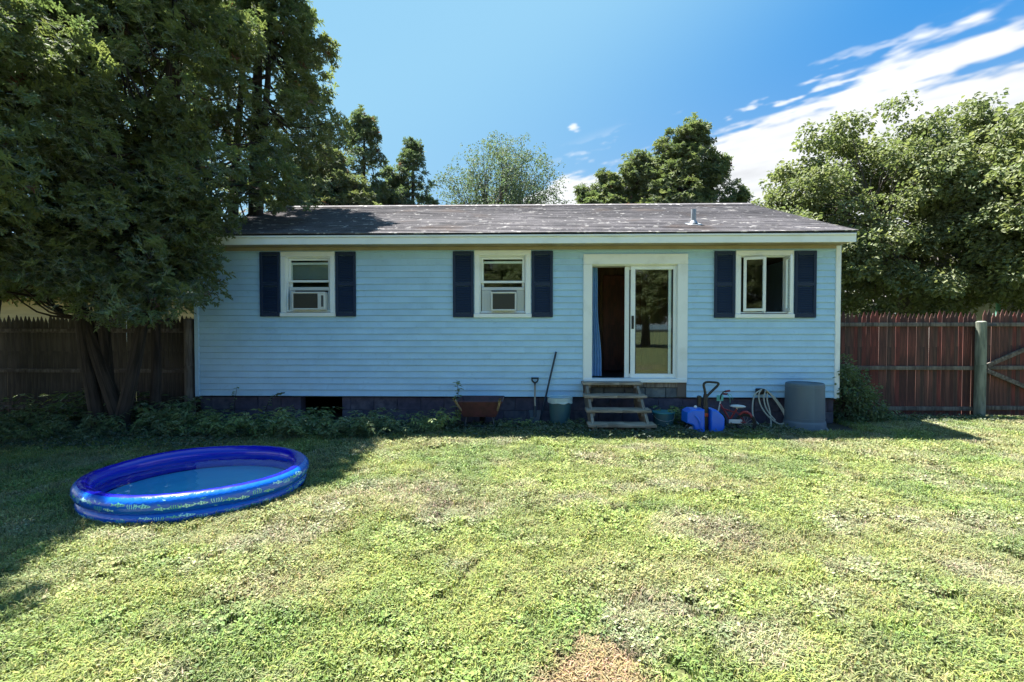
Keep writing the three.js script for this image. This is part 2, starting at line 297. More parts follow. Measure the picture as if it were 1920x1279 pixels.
// ---------------------------------------------------------------- the house
const HX0 = -5.6, HX1 = 5.15, WZ = -8.57, BACK = -15.55, EAVE_Y = 3.11, RIDGE_Z = -12.06, RIDGE_Y = 4.47, SLOPE = (RIDGE_Y - EAVE_Y) / (-8.17 - RIDGE_Z);
const house = thing('house', 'low blue clapboard house with navy shutters and a shingled gable roof', 'house', [-0.22, 0, -12.06]);
const R1 = rng(11);
const openings = [[-4.12, -3.20, 1.79, 2.88], [-0.85, 0.09, 1.77, 2.89], [0.96, 2.68, 0.72, 2.82], [3.46, 4.40, 1.76, 2.87]];
const holes = [[-4.04, -3.28, 1.87, 2.80], [-0.77, 0.01, 1.85, 2.81], [1.09, 2.53, 0.72, 2.66], [3.54, 4.32, 1.84, 2.79]];
{
  // the wall behind the boards, with real openings, and the rest of the shell
  const front = [], z0 = WZ - 0.13, z1 = WZ - 0.004, top = 2.965, low = 0.45;
  let x = HX0 + 0.02;
  for (const [a, b, c, d] of holes) { front.push(span(x, a, low, top, z0, z1, 0.001)); front.push(span(a, b, d, top, z0, z1, 0.001)); if (c > 0.73) front.push(span(a, b, low, c, z0, z1, 0.001)); else front.push(span(a, b, 0.62, 0.70, z0, z1 - 0.02, 0.001)); x = b; }
  front.push(span(x, HX1 - 0.02, low, top, z0, z1, 0.001));
  part(house, 'wall', front, M.interiorDark);
  part(house, 'rear_wall', span(HX0, HX1, 0, 2.96, BACK, BACK + 0.14, 0.003), M.siding);
  for (const s of [0, 1]) {
    const xa = s ? HX1 - 0.13 : HX0, xb = s ? HX1 : HX0 + 0.13, G = new Geo(), zf = WZ - 0.002 - 0.13, zb = BACK + 0.145, yr = RIDGE_Y - 0.06, yf = 2.962;
    part(house, 'gable_wall', [span(xa, xb, 0, 2.96, zb, zf - 0.002, 0.002)], M.siding);
    const A = [[xa, yf, zb], [xa, yf, zf], [xa, yr, RIDGE_Z]], B = A.map(([, y, z]) => [xb, y, z]);
    G.tri(...A); G.tri(B[0], B[2], B[1]); for (let k = 0; k < 3; k++) G.quad(A[k], B[k], B[(k + 1) % 3], A[(k + 1) % 3]);
    part(house, 'gable_peak', G.done(), M.siding);
  }
  part(house, 'floor_slab', span(HX0 + 0.14, HX1 - 0.14, 0.58, 0.70, BACK + 0.15, WZ - 0.14, 0.002), M.interiorFloor);
  part(house, 'ceiling_board', span(HX0 + 0.14, HX1 - 0.14, 2.90, 2.955, BACK + 0.15, WZ - 0.14, 0.002), M.interiorDark);
  for (const px of [-2.1, 0.55, 3.05]) part(house, 'partition', span(px, px + 0.1, 0.705, 2.895, BACK + 0.15, WZ - 0.14, 0.002), M.panel);
  part(house, 'interior_wall', span(0.66, 3.04, 0.705, 2.895, -10.9, -10.8, 0.002), M.panel);
  const idoor = part(house, 'interior_door', [span(1.62, 2.42, 0.71, 2.70, -10.79, -10.75, 0.006)], M.redwood);
  part(idoor, 'door_trim', [span(1.54, 1.615, 0.71, 2.78, -10.79, -10.74, 0.004), span(2.425, 2.50, 0.71, 2.78, -10.79, -10.74, 0.004)], M.panel);
  part(house, 'interior_wall', span(-5.4, -2.11, 0.705, 2.895, -11.6, -11.5, 0.002), M.interiorDark);
  part(house, 'interior_wall', span(-1.99, 0.54, 0.705, 2.895, -11.6, -11.5, 0.002), M.interiorDark);
  part(house, 'interior_wall', span(3.16, 5.0, 0.705, 2.895, -10.9, -10.8, 0.002), M.interiorDark);
}
// the clapboards, course by course, cut at the trims
{
  const p = 0.105, yLow = 0.445, n = 24;
  for (let k = 0; k < n; k++) {
    const y0 = yLow + k * p, y1 = y0 + p, cuts = openings.filter(([, , c, d]) => y1 > c + 0.012 && y0 < d - 0.012 || (c < 0.8 && y0 < d - 0.012)).map(([a, b]) => [a, b]);
    let x = HX0 + 0.05; const runs = [];
    for (const [a, b] of cuts) { runs.push([x, a + 0.004]); x = b - 0.004; }
    runs.push([x, HX1 - 0.062]);
    const w = 0.0012 * (R1() - 0.5), zAt = (y) => mix(WZ + 0.0245 + w, WZ + 0.003, clamp((y - y0 - 0.006) / (p - 0.008)));
    for (const [ra, rb] of runs) {
      const joints = [ra]; let j = ra + 0.9 + R1() * 2.4; while (j < rb - 0.8) { joints.push(j); j += 2.6 + R1() * 1.2; } joints.push(rb);
      for (let q = 0; q < joints.length - 1; q++) {  // lapped panel by panel, each a hair out of line
        const a = joints[q], b = joints[q + 1] + (q < joints.length - 2 ? 0.02 : 0), e = w + (q % 2) * 0.0016, t0 = 0.0022 * (R1() - 0.5), t1 = 0.0022 * (R1() - 0.5);
        const g = prism(a, b, [[WZ - 0.002, y0 - 0.003], [WZ + 0.023 + e, y0], [WZ + 0.0245 + e, y0 + 0.006], [WZ + 0.003 + (q % 2) * 0.001, y1 - 0.002], [WZ - 0.002, y1 - 0.002]], [R1() * 3, R1() * 3]), P = g.attributes.position;
        for (let i = 0; i < P.count; i++) P.setY(i, P.getY(i) + (P.getX(i) < (a + b) / 2 ? t0 : t1));
        part(house, 'siding_board', g, M.siding);
      }
    }
    for (const [a, b, c, d] of openings) {  // strips left under and over a window
      if (c > 0.8 && y0 < c - 0.012 && y1 > c + 0.012) part(house, 'siding_board', prism(a + 0.005, b - 0.005, [[WZ - 0.002, y0 - 0.003], [WZ + 0.023 + w, y0], [WZ + 0.0245 + w, y0 + 0.006], [zAt(c + 0.01), c + 0.01], [WZ - 0.002, c + 0.01]], [R1() * 3, R1() * 3]), M.siding);
      if (y0 < d - 0.012 && y1 > d + 0.012) part(house, 'siding_board', prism(a + 0.005, b - 0.005, [[WZ - 0.002, d - 0.01], [zAt(d), d - 0.01], [WZ + 0.003, y1 - 0.002], [WZ - 0.002, y1 - 0.002]], [R1() * 3, R1() * 3]), M.siding);
    }
  }
  part(house, 'corner_post', span(HX1 - 0.065, HX1 + 0.018, 0.43, 2.945, WZ - 0.06, WZ + 0.034, 0.005), M.trim);
  part(house, 'corner_post', span(HX0 - 0.018, HX0 + 0.055, 0.43, 2.945, WZ - 0.06, WZ + 0.032, 0.005), M.siding);
  part(house, 'frieze_board', span(HX0 + 0.06, HX1 - 0.07, 2.895, 2.95, WZ + 0.0255, WZ + 0.036, 0.003), M.soffit);
}
// foundation of painted blocks with an open crawl space vent
{
  const crawl = [-3.83, -3.12];
  for (let row = 0; row < 2; row++) for (let i = -1; i < 28; i++) {
    let a = HX0 + 0.03 + (i + (row % 2) * 0.5) * 0.4, b = a + 0.392; const y0 = row * 0.222 - 0.02, y1 = y0 + 0.216;
    a = Math.max(a, HX0 + 0.03); b = Math.min(b, HX1 - 0.03);
    for (const [c, d] of [[a, Math.min(b, crawl[0])], [Math.max(a, crawl[1]), b]]) if (d - c > 0.03) {
      const dz = (R1() - 0.5) * 0.006;
      part(house, 'foundation_block', span(c, d, y0, y1, WZ - 0.24, WZ - 0.045 + dz, 0.006, [R1(), R1()]), M.block[Math.floor(R1() * 3)]);
    }
  }
  part(house, 'mortar_core', [span(HX0 + 0.04, crawl[0] - 0.01, -0.02, 0.42, WZ - 0.22, WZ - 0.06, 0.002), span(crawl[1] + 0.01, HX1 - 0.04, -0.02, 0.42, WZ - 0.22, WZ - 0.06, 0.002)], M.block[1]);
  for (let i = 0; i < 5; i++) { const a = 0.975 + i * 0.344, dz = (R1() - 0.5) * 0.01; part(house, 'foundation_block', span(a, a + 0.336, 0.432, 0.60, WZ - 0.24, WZ - 0.03 + dz, 0.008, [R1(), R1()]), M.blockGrey[i % 2]); }
  part(house, 'door_sill_board', span(0.97, 2.67, 0.605, 0.70, WZ - 0.024, WZ - 0.005, 0.003, [1.3, 0.4]), M.stringer);
}
// roof: boards below, courses of shingle above
{
  const th = Math.atan(SLOPE), len = Math.hypot(RIDGE_Z + 8.17, RIDGE_Y - EAVE_Y), nz = Math.sin(th), ny = Math.cos(th);
  const rx0 = HX0 - 0.05, rx1 = HX1 + 0.05;
  const slab = (front) => { const G = [], zE = front ? -8.19 : 2 * RIDGE_Z + 8.19, y = EAVE_Y - 0.02, s = front ? 1 : -1; return prism(rx0 + 0.03, rx1 - 0.03, front ? [[zE, y - 0.03], [zE, y], [RIDGE_Z, RIDGE_Y - 0.02], [RIDGE_Z, RIDGE_Y - 0.06]] : [[zE, y - 0.03], [RIDGE_Z, RIDGE_Y - 0.06], [RIDGE_Z, RIDGE_Y - 0.02], [zE, y]]); };
  const roof = part(house, 'roof', [slab(true), slab(false)], M.roofEdge);
  const n = 30, pitch = len / n;
  for (let k = 0; k < n; k++) for (const front of k < n ? [true, false] : [true]) {
    const s0 = k * pitch, s1 = Math.min(len, s0 + pitch * 1.5), pos = (s, h) => { const z = -8.165 - s * ny + h * nz, y = EAVE_Y + s * nz + h * ny; return front ? [z, y] : [2 * RIDGE_Z - z, y]; };
    const N = 24, G = new Geo(), wob = R1() * 50;
    for (let i = 0; i < N; i++) {
      const xa = mix(rx0, rx1, i / N), xb = mix(rx0, rx1, (i + 1) / N), h = (x) => 0.014 + 0.006 * (noise2(x * 2.1 + wob, k * 3.3) - 0.5) + 0.02 * (noise2(x * 0.5 + 3, k * 0.16) - 0.5), h0 = (x) => 0.02 * (noise2(x * 0.5 + 3, k * 0.16) - 0.5) - 0.004;
      const q = (x, s, hh) => { const [z, y] = pos(s, hh); return [x, y, z]; };
      const A = q(xa, s0, h0(xa)), B = q(xb, s0, h0(xb)), C = q(xb, s0, h(xb)), D = q(xa, s0, h(xa)), E2 = q(xb, s1, 0.002 + h0(xb)), F = q(xa, s1, 0.002 + h0(xa));
      if (front) G.quad(A, B, C, D).quad(D, C, E2, F); else G.quad(B, A, D, C).quad(C, D, F, E2);
    }
    const g = G.done(); const p = g.attributes.position, uv = g.attributes.uv; for (let i = 0; i < p.count; i++) uv.setXY(i, p.getX(i), (p.getZ(i)) / ny);
    part(roof, 'shingle_course', g, M.roof);
  }
  part(roof, 'ridge_cap', prism(rx0, rx1, [[RIDGE_Z + 0.12, RIDGE_Y - 0.025], [RIDGE_Z, RIDGE_Y + 0.032], [RIDGE_Z - 0.12, RIDGE_Y - 0.025], [RIDGE_Z, RIDGE_Y - 0.01]]), M.roof);
  part(house, 'fascia_board', span(HX0 - 0.03, HX1 + 0.03, 2.945, 3.052, -8.235, -8.205, 0.004), M.fascia);
  part(house, 'drip_edge', span(HX0 - 0.035, HX1 + 0.035, 3.054, 3.086, -8.235, -8.182, 0.005), M.fascia);
  part(house, 'soffit', span(HX0 + 0.0, HX1 - 0.0, 2.952, 2.962, WZ - 0.004, -8.237, 0.002), M.soffit);
  for (const s of [HX0 - 0.045, HX1 + 0.02]) part(house, 'rake_board', prism(s, s + 0.025, [[-8.21, 2.95], [-8.21, 3.065], [RIDGE_Z, RIDGE_Y - 0.065], [RIDGE_Z, RIDGE_Y - 0.19]]), M.fascia);
  const px = 2.87, pz = -8.86, py = EAVE_Y + (-8.17 - pz) * SLOPE;
  const pipe = part(roof, 'vent_pipe', [lathe([[0.0, -0.05], [0.042, -0.05], [0.042, 0.27], [0.034, 0.27], [0.034, 0.05], [0, 0.05]], 20, px, py, pz)], M.galv);
  part(roof, 'pipe_flashing', [lathe([[0.075, 0.0], [0.05, 0.06], [0.0425, 0.062]], 20, px, py + 0.015, pz), new THREE.BoxGeometry(0.24, 0.006, 0.24).rotateX(-th * -1).translate(px, py + 0.021, pz)], M.galv);
}
// windows
function windowTrim(par, x0, x1, y0, y1, w = 0.085) {
  const f = part(par, 'window_frame', [span(x0, x1, y1 - w, y1, WZ + 0.0, WZ + 0.042, 0.005), span(x0, x0 + w, y0 + w * 0.8, y1 - w - 0.001, WZ, WZ + 0.04, 0.005), span(x1 - w, x1, y0 + w * 0.8, y1 - w - 0.001, WZ, WZ + 0.04, 0.005)], M.trim);
  part(f, 'sill', span(x0 - 0.012, x1 + 0.012, y0, y0 + w * 0.8 - 0.002, WZ, WZ + 0.062, 0.006), M.trim);
  return f;
}
function jambs(par, a, b, c, d, depth = 0.12) { part(par, 'jamb', [span(a - 0.001, a + 0.022, c, d, WZ - depth, WZ - 0.001, 0.002), span(b - 0.022, b + 0.001, c, d, WZ - depth, WZ - 0.001, 0.002), span(a + 0.023, b - 0.023, d - 0.022, d, WZ - depth, WZ - 0.001, 0.002), span(a + 0.023, b - 0.023, c, c + 0.02, WZ - depth, WZ - 0.001, 0.002)], M.trim); }
function sash(par, x0, x1, y0, y1, z, w = 0.038, name = 'sash') {
  const s = part(par, name, [span(x0, x0 + w, y0, y1, z - 0.03, z, 0.004), span(x1 - w, x1, y0, y1, z - 0.03, z, 0.004), span(x0 + w, x1 - w, y1 - w, y1, z - 0.029, z - 0.001, 0.004), span(x0 + w, x1 - w, y0, y0 + w, z - 0.029, z - 0.001, 0.004)], M.trim);
  part(s, 'pane', span(x0 + w - 0.004, x1 - w + 0.004, y0 + w - 0.004, y1 - w + 0.004, z - 0.016, z - 0.013, 0.0005), M.glass);
  return s;
}
const shutterGeo = (() => {
  const w = 0.335, h = 1.085, st = 0.045, g = [span(-w / 2, -w / 2 + st, -h / 2, h / 2, 0, 0.026, 0.004), span(w / 2 - st, w / 2, -h / 2, h / 2, 0, 0.026, 0.004)], L = -w / 2 + st, Rr = w / 2 - st;
  for (const [a, b] of [[-h / 2, -h / 2 + 0.07], [-0.03, 0.03], [h / 2 - 0.06, h / 2]]) g.push(span(L, Rr, a, b, 0.001, 0.024, 0.003));
  for (const [a, b] of [[-h / 2 + 0.075, -0.035], [0.035, h / 2 - 0.065]]) { const n = 15; for (let i = 0; i < n; i++) { const y = mix(a, b, i / n), q = (b - a) / n; g.push(prism(L, Rr, [[0.003, y], [0.019, y + 0.001], [0.019, y + 0.006], [0.004, y + q]])); } }
  return merge(g);
})();
function shutter(x0, x1, y0, y1) { const m = new THREE.Mesh(shutterGeo, M.shutter); m.name = 'shutter'; m.castShadow = m.receiveShadow = true; m.position.set((x0 + x1) / 2 + 0.22, (y0 + y1) / 2, WZ + 0.0255 + 12.06); m.scale.set((x1 - x0) / 0.335, (y1 - y0) / 1.085, 1); house.add(m); }
shutter(-4.475, -4.135, 1.79, 2.875); shutter(-3.185, -2.845, 1.79, 2.875); shutter(-1.21, -0.865, 1.775, 2.875); shutter(0.105, 0.455, 1.775, 2.875); shutter(3.11, 3.445, 1.765, 2.86); shutter(4.415, 4.765, 1.765, 2.86);
for (let k = 0; k < 2; k++) {
  const [x0, x1, y0, y1] = openings[k], [a, b, c, d] = holes[k], win = part(house, 'window', span(a + 0.03, b - 0.03, c + 0.02, c + 0.03, WZ - 0.12, WZ - 0.02, 0.001), M.trim);
  windowTrim(win, x0, x1, y0, y1); jambs(win, a, b, c, d);
  sash(win, a + 0.024, b - 0.024, c + 0.50, d - 0.024, WZ - 0.035);
  sash(win, a + 0.03, b - 0.03, c + 0.385, d - 0.09, WZ - 0.075);
  if (k === 0) part(win, 'blind', span(a + 0.04, b - 0.04, c + 0.56, d - 0.10, WZ - 0.16, WZ - 0.15, 0.001), M.blind);
}
// casement window with both wings open
{
  const [x0, x1, y0, y1] = openings[3], [a, b, c, d] = holes[3], mid = (a + b) / 2 + 0.01, win = part(house, 'window', span(mid - 0.014, mid + 0.014, c, d, WZ - 0.05, WZ + 0.02, 0.004), M.trim);
  windowTrim(win, x0, x1, y0, y1); jambs(win, a, b, c, d);
  const wing = (hx, width, turn) => {
    const w = 0.045, h0 = c + 0.03, h1 = d - 0.03, s = Math.sign(width), W = Math.abs(width), fr = [span(0, w, h0, h1, -0.016, 0.016, 0.004), span(W - w, W, h0, h1, -0.016, 0.016, 0.004), span(w, W - w, h1 - w, h1, -0.015, 0.015, 0.004), span(w, W - w, h0, h0 + w, -0.015, 0.015, 0.004)], gl = span(w - 0.004, W - w + 0.004, h0 + w - 0.004, h1 - w + 0.004, -0.0015, 0.0015, 0.0005);
    const place = (g) => { if (s < 0) g.rotateY(Math.PI); return g.rotateY(turn).translate(hx, 0, WZ + 0.012); };
    const m = part(win, 'sash', merge(fr.map(place)), M.trim); part(m, 'pane', place(gl), M.glass);
    part(m, 'crank_arm', place(span(0.02, W * 0.6, h0 - 0.012, h0 - 0.004, -0.03, -0.012, 0.002)), M.metal);
  };
  wing(a + 0.055, 0.335, -0.34);
  wing(b - 0.03, -0.335, 1.32);
}
// sliding patio door
{
  const [x0, x1, y0, y1] = openings[2], a = 1.09, b = 2.53, yb = 0.72, yt = 2.66;
  const door = part(house, 'patio_door', [span(x0, a + 0.018, yb, yt - 0.012, WZ - 0.0, WZ + 0.042, 0.006), span(b - 0.018, x1, yb, yt - 0.012, WZ - 0.0, WZ + 0.042, 0.006), span(x0, x1, yt - 0.011, y1, WZ, WZ + 0.045, 0.006)], M.trim);
  part(door, 'threshold', span(x0 + 0.01, x1 - 0.01, yb - 0.03, yb + 0.035, WZ - 0.13, WZ + 0.055, 0.006), M.trim);
  part(door, 'jamb', [span(a, a + 0.024, yb + 0.036, yt - 0.03, WZ - 0.13, WZ - 0.001, 0.003), span(b - 0.024, b, yb + 0.036, yt - 0.03, WZ - 0.13, WZ - 0.001, 0.003), span(a, b, yt - 0.029, yt - 0.001, WZ - 0.13, WZ - 0.001, 0.003)], M.trim);
  const P = (xa, xb, z, sw) => { const s = part(door, 'door_panel', [span(xa, xa + sw, yb + 0.04, yt - 0.032, z - 0.035, z, 0.005), span(xb - 0.05, xb, yb + 0.04, yt - 0.032, z - 0.035, z, 0.005), span(xa + sw, xb - 0.05, yt - 0.09, yt - 0.032, z - 0.034, z - 0.001, 0.004), span(xa + sw, xb - 0.05, yb + 0.04, yb + 0.11, z - 0.034, z - 0.001, 0.004)], M.trim); part(s, 'pane', span(xa + sw - 0.004, xb - 0.046, yb + 0.105, yt - 0.086, z - 0.02, z - 0.016, 0.0005), M.glass); part(s, 'glazing_bead', [span(xa + sw, xa + sw + 0.012, yb + 0.11, yt - 0.09, z - 0.014, z - 0.004, 0.002), span(xb - 0.062, xb - 0.05, yb + 0.11, yt - 0.09, z - 0.014, z - 0.004, 0.002)], M.darkMetal); return s; };
  const fixed = P(1.755, 2.506, WZ - 0.02, 0.075);
  const slide = P(1.665, 2.44, WZ - 0.066, 0.075);
  part(slide, 'handle', [span(1.775, 1.80, 1.62, 1.76, WZ - 0.019, WZ + 0.012, 0.006), span(1.768, 1.808, 1.58, 1.80, WZ - 0.0195, WZ - 0.012, 0.003)], M.darkPlastic);
}
// curtain inside the open half
{
  const c = thing('curtain', 'pale blue curtain gathered at the side of the open patio door', 'curtain', [1.19, 0.78, -8.72]);
  const g = new THREE.PlaneGeometry(1, 1.84, 40, 20), p = g.attributes.position;
  for (let i = 0; i < p.count; i++) { const u = p.getX(i) + 0.5, v = p.getY(i) / 1.84 + 0.5, w = mix(0.17, 0.095, Math.pow(clamp(v), 0.7)) + 0.01 * Math.sin(v * 9); p.setXYZ(i, 1.125 + u * w + 0.012 * Math.sin(v * 6), 0.78 + v * 1.84, -8.735 + 0.026 * Math.sin(u * 22 + v * 1.5) * (0.5 + 0.5 * (1 - v)) ); }
  g.computeVertexNormals();
  part(c, 'cloth', g, M.curtain);
  part(c, 'rod', tube([[1.12, 2.628, -8.735], [2.5, 2.628, -8.735]], 0.009, 8, 2), M.metal);
}
// air conditioners, standing in the two sash windows
function airConditioner(cx, y0, w, h, controls, label) {
  const t = thing('air_conditioner', label, 'air conditioner', [cx, y0, WZ], 'window air conditioners'), z1 = WZ + 0.10, z0 = WZ - 0.26;
  part(t, 'casing', [span(cx - w / 2, cx + w / 2, y0, y0 + h, z0, z1 - 0.02, 0.012), span(cx - w / 2, cx + w / 2, y0 + h - 0.028, y0 + h, z1 - 0.019, z1, 0.006), span(cx - w / 2, cx + w / 2, y0, y0 + 0.025, z1 - 0.019, z1, 0.006), span(cx - w / 2, cx - w / 2 + 0.026, y0 + 0.026, y0 + h - 0.029, z1 - 0.019, z1, 0.006), span(cx + w / 2 - (controls ? 0.12 : 0.026), cx + w / 2, y0 + 0.026, y0 + h - 0.029, z1 - 0.019, z1, 0.006)], M.acBody);
  const gx1 = cx + w / 2 - (controls ? 0.122 : 0.028), gx0 = cx - w / 2 + 0.028, gr = part(t, 'grille', span(gx0, gx1, y0 + 0.028, y0 + h - 0.031, z1 - 0.0195, z1 - 0.015, 0.001), M.acGrille);
  for (let i = 0; i < 17; i++) { const y = y0 + 0.035 + i * (h - 0.075) / 17; part(gr, 'fin', span(gx0, gx1, y, y + 0.0035, z1 - 0.0148, z1 - 0.004, 0.0008), M.acGrille); }
  if (controls) { part(t, 'vent_louver', span(cx + w / 2 - 0.06, cx + w / 2 - 0.02, y0 + 0.05, y0 + h - 0.06, z1 + 0.0005, z1 + 0.004, 0.001), M.acGrille); part(t, 'control_panel', span(cx + w / 2 - 0.108, cx + w / 2 - 0.07, y0 + 0.06, y0 + h - 0.07, z1 + 0.0005, z1 + 0.004, 0.001), M.acSide); }
  return t;
}
function sidePanels(t, a, b, cx, w, y0, h) {
  for (const [l, r] of [[a, cx - w / 2 - 0.002], [cx + w / 2 + 0.002, b]]) { const g = []; const n = Math.max(2, Math.round((r - l) / 0.022)); for (let i = 0; i < n; i++) g.push(span(mix(l, r, i / n), mix(l, r, (i + 1) / n) - 0.001, y0, y0 + h + 0.03, WZ - 0.052, WZ - 0.04 + (i % 2) * 0.006, 0.001)); part(t, 'side_panel', g, M.acSide); }
  part(t, 'top_filler', span(a, b, y0 + h + 0.032, y0 + h + 0.085, WZ - 0.056, WZ - 0.03, 0.004), M.acBody);
}
{
  const h1 = holes[0], a1 = airConditioner(-3.63, h1[2] + 0.031, 0.56, 0.30, true, 'white air conditioner with a control strip, in the window whose blind is drawn');
  sidePanels(a1, h1[0] + 0.035, h1[1] - 0.035, -3.63, 0.56, h1[2] + 0.031, 0.30);
  const h2 = holes[1], a2 = airConditioner(-0.36, h2[2] + 0.031, 0.42, 0.315, false, 'square white air conditioner with a full grey grille, in the window beside the patio door');
  sidePanels(a2, h2[0] + 0.035, h2[1] - 0.035, -0.36, 0.42, h2[2] + 0.031, 0.315);
}

// ---------------------------------------------------------------- wooden steps
{
  const t = thing('wooden_steps', 'four weathered open wooden steps up to the patio door', 'steps', [1.42, 0, -7.95]);
  const S = [[0.715, -8.30], [0.535, -8.03], [0.35, -7.76], [0.175, -7.50]];
  S.forEach(([y, z], i) => {
    const w = 0.97 + i * 0.008, r = 0.006 * (R1() - 0.5);
    for (const q of [0, 1]) part(t, 'tread', span(0.93 - 0.004 * q, 0.93 + w + 0.006 * (R1() - 0.5), y - 0.042 + r, y + r, z - 0.275 + q * 0.140, z - 0.275 + q * 0.140 + 0.136, 0.006, [R1(), R1()], true), M.tread[(i + q) % 2]);
  });
  for (const x of [0.985, 1.80]) { const G = []; const prof = [[-8.56, 0.67]]; for (const [y, z] of S) { prof.push([z - 0.03, y - 0.046], [z - 0.03, y - 0.18]); } const pts = [[-8.55, 0.668], [-8.33, 0.668], [-7.53, 0.128], [-7.53, 0.0], [-7.78, 0.0], [-8.55, 0.36]]; part(t, 'stringer', prism(x, x + 0.04, pts), M.stringer); }
  for (const [y, z] of S) part(t, 'cleat', [span(1.026, 1.06, y - 0.10, y - 0.047, z - 0.24, z - 0.03, 0.003), span(1.765, 1.799, y - 0.10, y - 0.047, z - 0.24, z - 0.03, 0.003)], M.stringer);
  part(t, 'foot_block', [span(1.02, 1.80, 0, 0.10, -7.75, -7.60, 0.01)], M.stringer);
}

// ---------------------------------------------------------------- inflatable pool
{
  const cx = -3.15, cz = -4.87, R = 0.97, r = 0.066;
  const t = thing('paddling_pool', 'round blue inflatable paddling pool with printed fish and a little water', 'pool', [cx, 0, cz]);
  const cv = document.createElement('canvas'); cv.width = 2048; cv.height = 256; const g = cv.getContext('2d');
  g.fillStyle = '#0c5fcf'; g.fillRect(0, 0, 2048, 256);
  const rr = rng(77);
  const fish = (x, y, s, a) => {
    g.save(); g.translate(x, y); g.rotate(a); g.scale(s, s);
    g.fillStyle = ['#8fdbe0', '#79c9b4', '#b4ece8', '#6cc2a8'][Math.floor(rr() * 4)];
    g.beginPath(); g.ellipse(0, 0, 20, 9, 0, 0, 7); g.fill(); g.beginPath(); g.moveTo(16, 0); g.lineTo(34, -11); g.lineTo(29, 0); g.lineTo(34, 11); g.fill();
    g.beginPath(); g.moveTo(-4, -7); g.lineTo(8, -18); g.lineTo(10, -5); g.fill(); g.beginPath(); g.moveTo(-2, 7); g.lineTo(6, 16); g.lineTo(9, 5); g.fill();
    g.fillStyle = '#0d5f86'; for (let k = -1; k < 2; k++) { g.fillRect(k * 9 - 1, -6, 2.5, 12); } g.beginPath(); g.arc(-13, -2, 2, 0, 7); g.fill(); g.restore();
  };
  const weed = (x, y, s) => { g.strokeStyle = rr() < 0.5 ? '#5cc0a8' : '#95dcdc'; g.lineWidth = 4 * s; for (let k = -2; k <= 2; k++) { g.beginPath(); g.moveTo(x + k * 7 * s, y + 18 * s); g.quadraticCurveTo(x + k * 12 * s, y, x + k * 9 * s + 6 * s * (rr() - 0.5), y - 18 * s); g.stroke(); } };
  for (let k = 0; k < 30; k++) { const x = (k + 0.5) * 2048 / 30 + (rr() - 0.5) * 16, y = 110 + (rr() - 0.5) * 70; if (k % 3 === 2) weed(x, y, 1.2); else fish(x, y, 1.25 + 0.4 * rr(), (rr() - 0.5) * 0.7 + (rr() < 0.5 ? 0 : Math.PI)); }
  for (let k = 0; k < 26; k++) fish(rr() * 2048, 40 + rr() * 170, 0.4 + 0.2 * rr(), rr() * 6);
  const ct = new THREE.CanvasTexture(cv); ct.colorSpace = THREE.SRGBColorSpace; ct.wrapS = ct.wrapT = THREE.RepeatWrapping;
  const vinyl = phy({ map: ct, roughness: 0.22, clearcoat: 0.5, clearcoatRoughness: 0.12, bumpMap: rep(noiseMid, 14, 1), bumpScale: 0.004 });
  const inner = phy({ color: lin(0.006, 0.008, 0.42), roughness: 0.22, clearcoat: 0.5, clearcoatRoughness: 0.12 });
  const ring = (y, Rm, half, tubeR) => {  // half: 'outer' runs from crest over the outside, 'inner' the other side; puckered seams
    const N = 160, K = 16, G = new THREE.BufferGeometry(), pos = [], uv = [], idx = [];
    for (let i = 0; i <= N; i++) for (let k = 0; k <= K; k++) {
      const th = i / N * Math.PI * 2, ph = half === 'outer' ? mix(1.12, -1.6, k / K) : mix(1.11, 4.7, k / K);
      const pk = 1 - 0.025 * Math.pow(Math.abs(Math.sin(th * 17)), 8) + 0.025 * (noise2(Math.cos(th) * 3 + 9, Math.sin(th) * 3 + y * 9) - 0.5), sag = 0.012 * Math.sin(th * 2 + 1 + y * 3) + 0.008 * Math.sin(th * 5);
      const q = Rm + sag * (y > 0.1 ? 1 : 0.3) + tubeR * pk * Math.cos(ph);
      pos.push(cx + q * Math.cos(th), y + tubeR * pk * Math.sin(ph) + 0.012 * (noise2(Math.cos(th) * 1.5 + 5, Math.sin(th) * 1.5 + 2) - 0.5) * (y > 0.1 ? 1 : 0), cz + q * Math.sin(th));
      uv.push(i / N * 2 + y * 3, 1 - k / K);
      if (i && k) { const a = (i - 1) * (K + 1) + k - 1; idx.push(a, a + 1, a + K + 1, a + 1, a + K + 2, a + K + 1); }
    }
    G.setAttribute('position', new THREE.Float32BufferAttribute(pos, 3)); G.setAttribute('uv', new THREE.Float32BufferAttribute(uv, 2)); G.setIndex(idx); G.computeVertexNormals(); return G;
  };
  for (const [y, Rm, k] of [[0.056, R - r - 0.012, 0.058], [0.168, R - 0.074, 0.078]]) { const a = part(t, 'air_ring', ring(y, Rm, 'outer', k), vinyl); part(a, 'inner_lining', ring(y, Rm, 'inner', k), inner); }
  const floorMat = phy({ map: rep(mottled(128, 6, 4, [0.06, 0.46, 0.74], [0.045, 0.37, 0.66], 330), 1), roughness: 0.35 });
  part(t, 'pool_floor', lathe([[0, 0.012], [R - 0.18, 0.012], [R - 0.13, 0.02]], 64, cx, 0, cz), floorMat);
  const wt = new THREE.PlaneGeometry(2, 2, 90, 90).rotateX(-Math.PI / 2), p = wt.attributes.position;
  for (let i = 0; i < p.count; i++) { let x = p.getX(i), z = p.getZ(i); const m = Math.max(Math.abs(x), Math.abs(z)), l = Math.hypot(x, z) || 1, q = m / l * (R - 0.150); x *= q; z *= q; p.setXYZ(i, cx + x, 0.165 + 0.0035 * (fbm(x * 9 + 3, z * 9, 3) - 0.5), cz + z); }
  wt.computeVertexNormals();
  part(t, 'water', wt, phy({ color: lin(0.86, 0.97, 0.99), transmission: 1, thickness: 0, roughness: 0.03, ior: 1.33 }));
}

